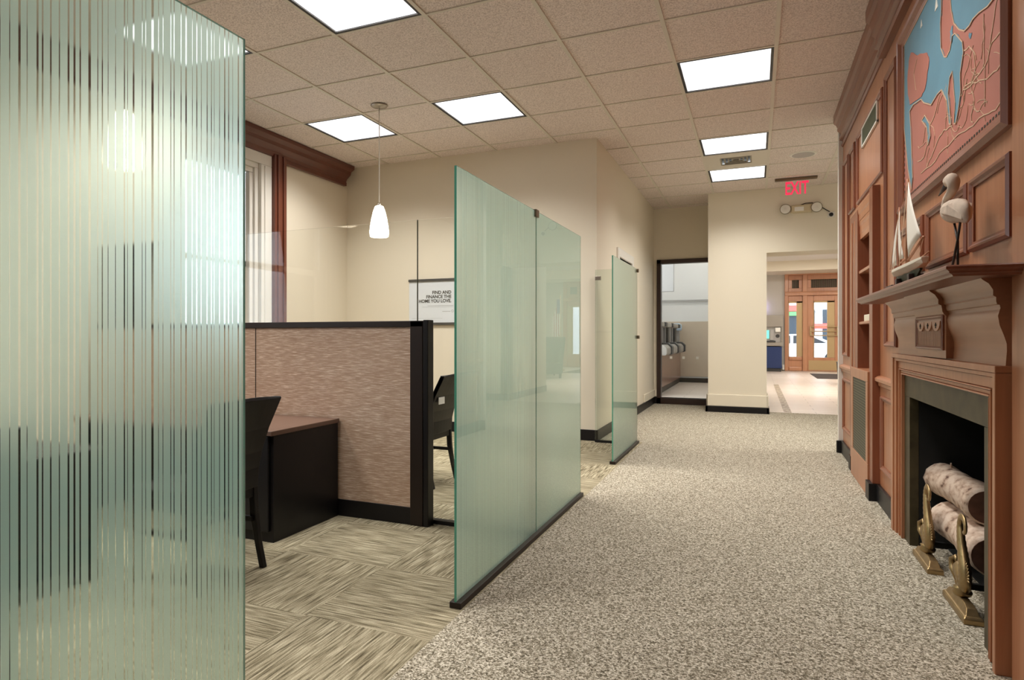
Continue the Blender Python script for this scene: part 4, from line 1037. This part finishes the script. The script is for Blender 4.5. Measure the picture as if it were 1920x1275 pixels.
# poster ---------------------------------------------------------------
t = tag(empty('framed_poster', (-2.95, YOFF, 1.3)), 'white poster with dark rails reading FIND AND FINANCE THE HOME YOU LOVE', 'poster')
box(-3.283, -2.73, YOFF-.010, YOFF, 1.095, 1.525).build('poster_sheet', M['paper'], t)
box(-3.288, -2.725, YOFF-.022, YOFF, 1.518, 1.543).build('poster_rail', M['rail'], t, bevel=.003)
box(-3.288, -2.725, YOFF-.022, YOFF, 1.072, 1.098).build('poster_rail', M['rail'], t, bevel=.003)
R90 = (PI/2, 0, 0)
for s_, z in (('FIND AND', 1.388), ('FINANCE THE', 1.345), ('HOME YOU LOVE.', 1.302)):
    text('poster_text', s_, .0455, (-2.80, YOFF-.0105, z), R90, M['ink'], t, align='RIGHT', bold=.0011)
sm2 = MB().box(-3.07, -2.775, YOFF-.0108, YOFF-.0100, 1.268, 1.272).box(-3.13, -2.775, YOFF-.0108, YOFF-.0100, 1.255, 1.258).box(-2.90, -2.81, YOFF-.0108, YOFF-.0100, 1.207, 1.213).box(-3.25, -2.9, YOFF-.0108, YOFF-.0100, 1.14, 1.142)
sm2.build('poster_small_print', M['ink_grey'], t)
lg = MB()
for k in range(8):
    a, b_ = 2*PI*k/8+.39, 2*PI*(k+.75)/8+.39
    lg.prism([(-2.787+.008*math.cos(a), 1.213+.008*math.sin(a)), (-2.787+.014*math.cos(a), 1.213+.014*math.sin(a)), (-2.787+.014*math.cos(b_), 1.213+.014*math.sin(b_)), (-2.787+.008*math.cos(b_), 1.213+.008*math.sin(b_))], 'Y', YOFF-.0108, YOFF-.01)
lg.build('poster_emblem', M['ink_grey'], t)

# pendant --------------------------------------------------------------
def pendant(PX, PY, lab):
  t = tag(empty('pendant_lamp', (PX, PY, CEIL)), lab, 'pendant lamp', 'white glass pendant lamps')
  MB().lathe([(0, -.022), (.03, -.02), (.062, -.008), (.066, -.003), (.066, 0)], (PX, PY, CEIL), 32).build('ceiling_canopy', M['steel'], t, smooth=True)
  MB().tube([(PX, PY, CEIL-.015), (PX+.001, PY, 2.4), (PX, PY, 1.98)], .0035, 8).build('cord', M['white_metal'], t, smooth=True)
  MB().lathe([(.0, .03), (.012, .03), (.014, .0), (0, 0)], (PX, PY, 1.97), 16).build('lamp_holder', M['steel'], t, smooth=True)
  MB().lathe([(.022, .245), (.034, .238), (.048, .20), (.062, .14), (.072, .08), (.076, .04), (.073, .005), (.066, 0), (.064, .006), (.066, .04), (.060, .1), (.045, .18), (.02, .235)], (PX, PY, 1.738), 36).build('lamp_shade', M['bulb'], t, smooth=True)

pendant(-2.709, 4.348, 'white bell-shaped glass pendant lamp hanging on a thin cord above the tan partition')
pendant(-2.66, 2.07, 'pendant lamp glowing blurred behind the near pinstriped panel')
# ------------------------------------------------------------------ DOOR on corridor wall
t = empty('door_1', (XCL, 7.24, 0)); struct(t, 'white door with white casing in the far left corridor wall', 'door')
MB().box(XCL-.05, XCL+.02, DY0-.09, DY0, 0, DZ+.09).box(XCL-.05, XCL+.02, DY1, DY1+.09, 0, DZ+.09).box(XCL-.05, XCL+.02, DY0, DY1, DZ, DZ+.09).build('door_casing', M['white_paint'], t, bevel=.004)
box(XCL-.055, XCL-.02, DY0+.004, DY1-.004, .01, DZ-.004).build('door_leaf', M['white_paint'], t, bevel=.003)
MB().lathe([(0, .06), (.02, .055), (.024, .04), (.01, .03), (.012, 0), (0, 0)], (XCL-.02, DY1-.07, .8), 18, 'X').build('door_knob', M['steel'], t, smooth=True)
# window to small room
t = empty('window_3', ((WX0+WX1)/2, YD, 0)); struct(t, 'tall dark framed interior window onto the small room', 'window')
wf = MB().box(WX0, WX0+.055, YD-.03, YD+.10, .0, WT).box(WX1-.0, WX1+.045, YD-.03, YD+.10, 0, WT).box(WX0, WX1+.045, YD-.03, YD+.10, WT-.055, WT).box(WX0, WX1+.045, YD-.03, YD+.10, .0, .085)
wf.build('window_frame', M['door_frame'], t, bevel=.003)
box(WX0+.05, WX1, YD+.03, YD+.038, .08, WT-.05).build('pane', M['clear'], t)
sk = MB()
for x in (-1.1, -.93, -.745): sk.box(x-.017, x+.017, YD+.027, YD+.0305, .64, .675)
sk.build('pane_sticker', M['sticker'], t)
# small room fittings
t = tag(empty('counter', (-1.9, 12.5, 0)), 'reddish brown counter front in the small room behind the window', 'counter')
box(-2.4, -1.445, 10.6, 14.18, .10, .62).build('counter_front', M['counter'], t)
box(-2.4, -1.46, 10.6, 14.18, 0, .10).build('counter_kick', M['dark_frame'], t)
box(-2.4, -1.42, 10.6, 14.18, .62, .645).build('counter_top', M['counter'], t, bevel=.003)
mc_lab = ['grey counter machine nearest the dark frame in the small room', 'grey counter machine in the middle of the row of three', 'grey counter machine nearest the far wall of the small room']
for i, y in enumerate((10.75, 11.75, 12.85)):
    t = tag(empty('counter_machine', (-1.5, y, .645)), mc_lab[i], 'machine', 'grey machines on the small room counter')
    MB().prism([(-1.62, .646), (-1.33, .646), (-1.30, .67), (-1.30, .77), (-1.35, .82), (-1.62, .82)], 'Y', y, y+.50).build('machine_tray', M['atm'], t, bevel=.015)
    MB().prism([(-1.62, .645), (-1.32, .646), (-1.28, .66), (-1.28, .79), (-1.35, .85), (-1.46, .85), (-1.46, 1.12), (-1.38, 1.13), (-1.38, 1.20), (-1.62, 1.20)], 'Y', y+.5, y+.72).build('machine_divider', M['atm_dark'], t, bevel=.01)
    MB().box(-1.60, -1.56, y+.05, y+.45, .82, 1.12).box(-1.52, -1.50, y+.05, y+.12, .82, 1.12).box(-1.52, -1.50, y+.36, y+.43, .82, 1.12).build('machine_column', M['grey_metal'], t, bevel=.004)
    box(-1.62, -1.40, y, y+.5, 1.12, 1.20).build('machine_cap', M['atm'], t, bevel=.02)
tag(box(-1.62, -1.40, 13.75, 13.95, 1.14, 1.27).build('water_bottle', M['clear'], bevel=.02) if False else MB().lathe([(0, 0), (.10, 0), (.105, .05), (.10, .12), (.05, .15), (0, .15)], (-1.50, 13.95, 1.08), 20).build('blue_container', plain('pale_blue_plastic', (.45, .6, .75), .3), smooth=True), 'small pale blue container behind the counter machines', 'container')
tag(box(-1.62, -1.45, 13.98, 14.14, .645, 1.08).build('storage_pedestal', M['grey_metal'], bevel=.01), 'grey pedestal under the blue container in the small room', 'pedestal')
t = tag(empty('wall_screen', (-1.35, 11.2, 2.0)), 'grey wall screen seen edge-on high in the small room', 'screen')
box(-1.62, -1.27, 11.4, 11.46, 1.72, 2.6).build('screen_panel', M['grey_metal'], t, bevel=.01)
box(-2.6, -1.62, 11.42, 11.44, 2.1, 2.2).build('screen_bracket', M['grey_metal'], t)
# lamps of small room + lobby
def downlight(x, y, z, lab, r=.11, m='downlight'):
    t = tag(empty('recessed_downlight', (x, y, z)), lab, 'downlight', 'round recessed downlights')
    MB().lathe([(r, .0), (r, -.01), (r-.03, -.008), (r-.03, .0)], (x, y, z), 28).build('light_ring', M['white_metal'], t)
    MB().lathe([(0, -.004), (r-.03, -.004), (r-.03, -.001), (0, -.001)], (x, y, z), 28).build('light_lens', M[m], t)
downlight(.85, 17.2, LZ, 'round recessed downlight in the white lobby ceiling above the cash machine', .16)
k = 0
for x, y in ((2.4, 17.2), (.9, 13.0), (2.6, 13.0), (4.4, 15.5), (2.0, 10.4), (4.4, 12)):
    downlight(x, y, LZ, ['round lobby downlight before the bronze doors', 'round lobby downlight over the mosaic strip', 'round lobby downlight over the lounge seats', 'round lobby downlight near the right lobby wall', 'round lobby downlight just inside the opening', 'round lobby downlight beyond the lounge'][k], .16); k += 1
t = tag(empty('strip_light', (-1.0, 12.6, 3.19)), 'bright ceiling lamp over the counter in the small room', 'ceiling light')
box(-1.4, -.5, 12.9, 13.5, 3.16, 3.2).build('lamp_body', M['white_metal'], t)
box(-1.37, -.53, 12.93, 13.47, 3.155, 3.16).build('lamp_lens', M['diffuser'], t)
t = tag(empty('strip_light', (-1.0, 11.0, 3.19)), 'ceiling lamp nearest the dark framed window inside the small room', 'ceiling light')
box(-1.4, -.5, 10.6, 11.2, 3.16, 3.2).build('lamp_body', M['white_metal'], t)
box(-1.37, -.53, 10.63, 11.17, 3.155, 3.16).build('lamp_lens', M['diffuser'], t)

# ------------------------------------------------------------------ LOBBY
t = tag(empty('cash_machine', (.42, 19.5, 0)), 'grey and navy blue cash machine against the lobby wall', 'cash machine')
AY = 19.45
box(.0, .655, AY, 20.05, .09, .68).build('lower_cabinet', M['blue'], t, bevel=.006)
box(.02, .64, AY+.03, 20.05, 0, .09).build('machine_plinth', M['atm_dark'], t)
ab = MB().box(-.02, .685, AY-.03, 20.05, .70, .80).box(-.02, .685, AY-.03, 20.05, 1.22, 1.54).box(.64, .685, AY-.03, 20.05, .8, 1.22).box(-.02, .03, AY-.03, 20.05, .8, 1.22)
ab.build('machine_body', M['atm'], t, bevel=.008)
box(.03, .64, AY+.05, AY+.1, .80, 1.22).build('machine_recess', M['grey_metal'], t)
box(.05, .34, AY+.035, AY+.052, .90, 1.13).build('machine_screen', M['atm_screen'], t)
box(.36, .46, AY, AY+.06, .86, 1.13).build('keypad_housing', M['grey_metal'], t, bevel=.006)
box(.49, .62, AY-.01, AY+.06, 1.08, 1.20).build('card_reader', M['sticker'], t, bevel=.008)
MB().lathe([(0, -.02), (.045, -.02), (.05, 0)], (.55, AY+.05, .97), 20, 'Y').build('camera_dome', M['atm_dark'], t)
box(.08, .50, AY-.05, AY+.02, .80, .84).build('cash_slot', M['atm_dark'], t, bevel=.004)
o = MB().prism([(.16+.12*math.cos(2*PI*k/24), 1.78+.17*math.sin(2*PI*k/24)) for k in range(24)], 'Y', 19.95, 20.1).build('lit_wall_sign', M['lit_sign'])
tag(o, 'glowing violet rounded sign on the lobby wall above the cash machine', 'sign')
tag(box(.685, .735, 19.95, 20.08, .03, .17).build('white_floor_box', M['white_metal'], bevel=.004), 'small white box on the floor between cash machine and doors', 'box')
# entrance doors
t = empty('door_2', (2.2, 20.1, 0)); struct(t, 'bronze and glass street entrance doors with transom grilles', 'door')
EY = 20.06
DX = [(.744, .84), (1.19, 1.31), (2.12, 2.24), (3.05, 3.17), (3.58, 3.70)]
ef = MB()
for a, b_ in DX: ef.box(a, b_, EY-.06, EY+.12, 0, 2.765)
ef.box(.744, 3.70, EY-.07, EY+.12, 2.66, 2.765).box(.744, 3.7, EY-.09, EY+.12, 2.09, 2.20).box(.744, 3.7, EY-.11, EY+.1, 2.16, 2.19)
ef.build('door_frame', M['door_wood'], t, bevel=.012)
cols = [(.84, 1.19), (1.31, 2.12), (2.24, 3.05), (3.17, 3.58)]
for i, (a, b_) in enumerate(cols):
    tp = MB(); g = .09
    tp.box(a, b_, EY, EY+.06, 2.20, 2.30).box(a, b_, EY, EY+.06, 2.53, 2.66).box(a, a+g, EY, EY+.06, 2.3005, 2.5295).box(b_-g, b_, EY, EY+.06, 2.3005, 2.5295)
    f_ = tp.build('transom', M['door_wood'], t, bevel=.006)
    gr = MB().box(a+g, b_-g, EY+.04, EY+.05, 2.30, 2.53)
    gr.build('transom_grille', M['firebrick'], f_)
    bars2 = MB()
    for k in range(int((b_-a-2*g)/.03)): bars2.box(a+g+.01+k*.03, a+g+.018+k*.03, EY+.03, EY+.04, 2.30, 2.53)
    bars2.build('grille_bars', M['bronze'], f_)
def leaf(a, b_, name, st, low, kick, BW=.18):
    m = MB().box(a, a+st, EY, EY+.05, 0, 2.09).box(b_-st, b_, EY, EY+.05, 0, 2.09).box(a+st, b_-st, EY, EY+.05, 1.93, 2.09).box(a+st, b_-st, EY, EY+.05, 0, low)
    f_ = m.build(name, M['door_wood'], t, bevel=.008)
    MB().box(a+st, a+st+.02, EY-.01, EY+.04, low, 1.93).box(b_-st-BW, b_-st, EY-.01, EY+.04, low, 1.93).box(a+st, b_-st, EY-.01, EY+.04, 1.89, 1.93).build('glazing_bead', M['kick'], f_, bevel=.004)
    box(a+st, b_-st, EY+.02, EY+.026, low, 1.93).build('pane', M['clear'], f_)
    if kick: box(a+.03, b_-.03, EY-.008, EY+.0, .03, .30).build('kickplate', M['kick'], f_)
    return f_
leaf(.84, 1.19, 'sidelight', .0, .40, False, .15)
MB().box(.85, 1.18, EY-.04, EY+.02, .30, .40).box(.85, 1.18, EY-.05, EY+.02, .0, .11).build('sidelight_base', M['door_wood'], t, bevel=.015)
for a, b_ in ((1.31, 2.12), (2.24, 3.05)):
    f_ = leaf(a, b_, 'door_leaf', .15, .38, True)
    pb = MB()
    for z in (.985, 1.10, 1.22): pb.tube([(a+.08, EY-.06, z), (b_-.08, EY-.06, z)], .014, 10)
    pb.box(a+.06, a+.10, EY-.06, EY, .97, 1.24).box(b_-.10, b_-.06, EY-.06, EY, .97, 1.24)
    pb.build('push_bar', M['kick'], f_, smooth=False)
leaf(3.17, 3.58, 'sidelight', .0, .40, False)
# faint lettering on the door glass, read from inside it is mirrored
dl = MB()
for k in range(6):
    a, b_ = 2*PI*k/6, 2*PI*(k+1)/6
    dl.prism([(1.535+.03*math.cos(a), 1.645+.03*math.sin(a)), (1.535+.045*math.cos(a), 1.645+.045*math.sin(a)), (1.535+.045*math.cos(b_), 1.645+.045*math.sin(b_)), (1.535+.03*math.cos(b_), 1.645+.03*math.sin(b_))], 'Y', EY+.014, EY+.018)
dl.build('glass_emblem', M['ink_grey'], t)
# door mat
tag(MB().box(1.28, 2.75, 16.55, 18.7, 0, .008).build('door_mat', M['mat_rug']), 'dark brown door mat on the lobby floor before the bronze doors', 'door mat')
t = tag(empty('lobby_bin', (1.62, 14.9, 0)), 'dark tapering bin at the right edge of the lobby opening', 'bin')
MB().loft([[(1.54,14.8,0),(1.80,14.8,0),(1.80,15.06,0),(1.54,15.06,0)],[(1.515,14.78,.42),(1.83,14.78,.42),(1.83,15.09,.42),(1.515,15.09,.42)]]).build('bin_body', M['black_wood'], t, bevel=.01)
box(1.51, 1.835, 14.775, 15.095, .42, .44).build('bin_lid', M['black_base'], t, bevel=.004)
# lounge (seen only as reflections in the glass)
def lounge(x, y, lab, rz):
    t = tag(empty('lounge_chair', (x, y, 0)), lab, 'lounge chair', 'dark lounge chairs in the lobby')
    box(x-.32, x+.32, y-.3, y+.3, .10, .36).build('seat', M['lounge'], t, bevel=.03)
    MB().prism([(y+.18, .3), (y+.32, .3), (y+.42, .95), (y+.32, .95)], 'X', x-.30, x+.30).build('backrest', M['lounge'], t, bevel=.03)
    for a in (-.27, .27):
        for b_ in (-.25, .25): box(x+a-.02, x+a+.02, y+b_-.02, y+b_+.02, 0, .1).build('leg', M['black_wood'], t)
    t.rotation_euler = (0, 0, rz)
lounge(2.55, 14.3, 'dark lounge chair in the lobby, nearer the opening', .5)
lounge(2.95, 15.5, 'dark lounge chair in the lobby beside the flag', -.3)
t = tag(empty('flag_stand', (3.1, 17.6, 0)), 'striped flag on a pole in the lobby, seen reflected in the glass', 'flag')
MB().lathe([(.12, 0), (.12, .03), (.02, .05), (.012, .08), (.012, 2.1), (0, 2.12)], (3.1, 17.6, 0), 16).build('flag_pole', M['kick'], t)
for k in range(7):
    mm = MB().box(3.115+k*.03, 3.145+k*.03, 17.58+.03*(k % 2), 17.62+.03*(k % 2), 1.0-.03*k, 2.0-.08*k)
    mm.build('flag_stripe', M['flag_red'] if k % 2 else M['flag_white'], t)
box(3.11, 3.20, 17.565, 17.58, 1.6, 2.0).build('flag_canton', M['flag_blue'], t)
t = empty('door_3', (2.0, YC+.25, 0)); struct(t, 'white panelled door of the lounge', 'door')
dw = MB().box(1.95, 2.7, YC+.22, YC+.25, 0, 1.85).box(1.87, 1.95, YC+.21, YC+.25, 0, 1.93).box(2.7, 2.78, YC+.21, YC+.25, 0, 1.93).box(1.87, 2.78, YC+.21, YC+.25, 1.85, 1.93)
dw.build('door_leaf', M['white_paint'], t, bevel=.005)
MB().box(2.2, 2.45, YC+.205, YC+.22, 1.1, 1.5).build('door_notice', M['paper'], t)
MB().lathe([(0, -.06), (.02, -.055), (.024, -.04), (.01, -.03), (.012, 0), (0, 0)], (2.03, YC+.22, .85), 16, 'Y').build('door_knob', M['steel'], t, smooth=True)

# ------------------------------------------------------------------ OUTSIDE
struct(box(-8, 14, 20.25, 40, -.25, -.06).build('ground_street', M['asphalt']), 'pale street surface outside the entrance', 'ground')
struct(box(-12, XL-.13, -6, 12, -.3, -.06).build('ground_side', M['asphalt']), 'pale pavement outside the office windows', 'ground')
t = tag(empty('street_building', (2, 31, 0)), 'pale shop building across the street seen through the entrance glass', 'building')
box(-8, 14, 31, 33, -.06, 7).build('facade', M['facade'], t)
for a in (-3.2, 1.0, 2.6, 4.4): box(a, a+1.3, 30.94, 31, .7, 2.1).build('shop_window', M['shopglass'], t)
MB().box(.9, 1.9, 30.9, 30.95, 2.05, 2.3).box(2.3, 2.9, 30.9, 30.95, 1.3, 1.5).build('shop_sign', M['red_sign'], t)
MB().box(.9, 2.0, 30.85, 30.95, 1.85, 2.02).build('awning', M['green_sign'], t)
t = tag(empty('parked_car', (2.0, 25.5, 0)), 'white car parked outside, seen through the entrance glass', 'car')
cs_ = [(-.4, .18), (-.45, .55), (.0, .70), (.55, 1.02), (1.75, 1.05), (2.4, .74), (3.0, .66), (3.1, .2)]
MB().prism([(x, z) for x, z in cs_], 'Y', 25.0, 26.3).build('car_body', M['car'], t, bevel=.06)
MB().prism([(.15, .72), (.6, .98), (1.1, .99), (1.1, .72)], 'Y', 24.985, 25.0).prism([(1.2, .72), (1.2, .99), (1.7, .99), (2.2, .74)], 'Y', 24.985, 25.0).build('car_window', M['carglass'], t)
for x in (.25, 2.4): MB().lathe([(0, -.02), (.16, -.02), (.25, 0), (.25, .2), (0, .2)], (x, 25.0, .19), 28, 'Y').build('wheel', M['tyre'], t)

# ------------------------------------------------------------------ LIGHT
w = bpy.data.worlds.new('World'); bpy.context.scene.world = w; w.use_nodes = True
nt = w.node_tree; bg = nt.nodes['Background']
bg.inputs['Color'].default_value = (.80, .89, 1.0, 1); bg.inputs['Strength'].default_value = 3.5

# ------------------------------------------------------------------ CAMERA
cam = bpy.data.cameras.new('camera'); co = bpy.data.objects.new('camera', cam); COL.objects.link(co)
co.location = (0, 0, .955*S); co.rotation_euler = (PI/2, 0, .414)
cam.sensor_width = 36; cam.sensor_fit = 'HORIZONTAL'; cam.lens = 1209.2/1920*36
cam.shift_x = (960-885.4)/1920; cam.shift_y = -(637.5-631.1)/1920
cam.clip_start = .02; cam.clip_end = 200
sc = bpy.context.scene; sc.camera = co
sc.view_settings.view_transform = 'Standard'; sc.view_settings.look = 'None'; sc.view_settings.gamma = 1
sc.view_settings.use_curve_mapping = False
sc.view_settings.exposure = 0.48
cy = sc.cycles
cy.max_bounces = 12; cy.diffuse_bounces = 5; cy.glossy_bounces = 4; cy.transmission_bounces = 6; cy.transparent_max_bounces = 16
cy.use_denoising = True; cy.sample_clamp_indirect = 6; cy.caustics_reflective = False; cy.caustics_refractive = False
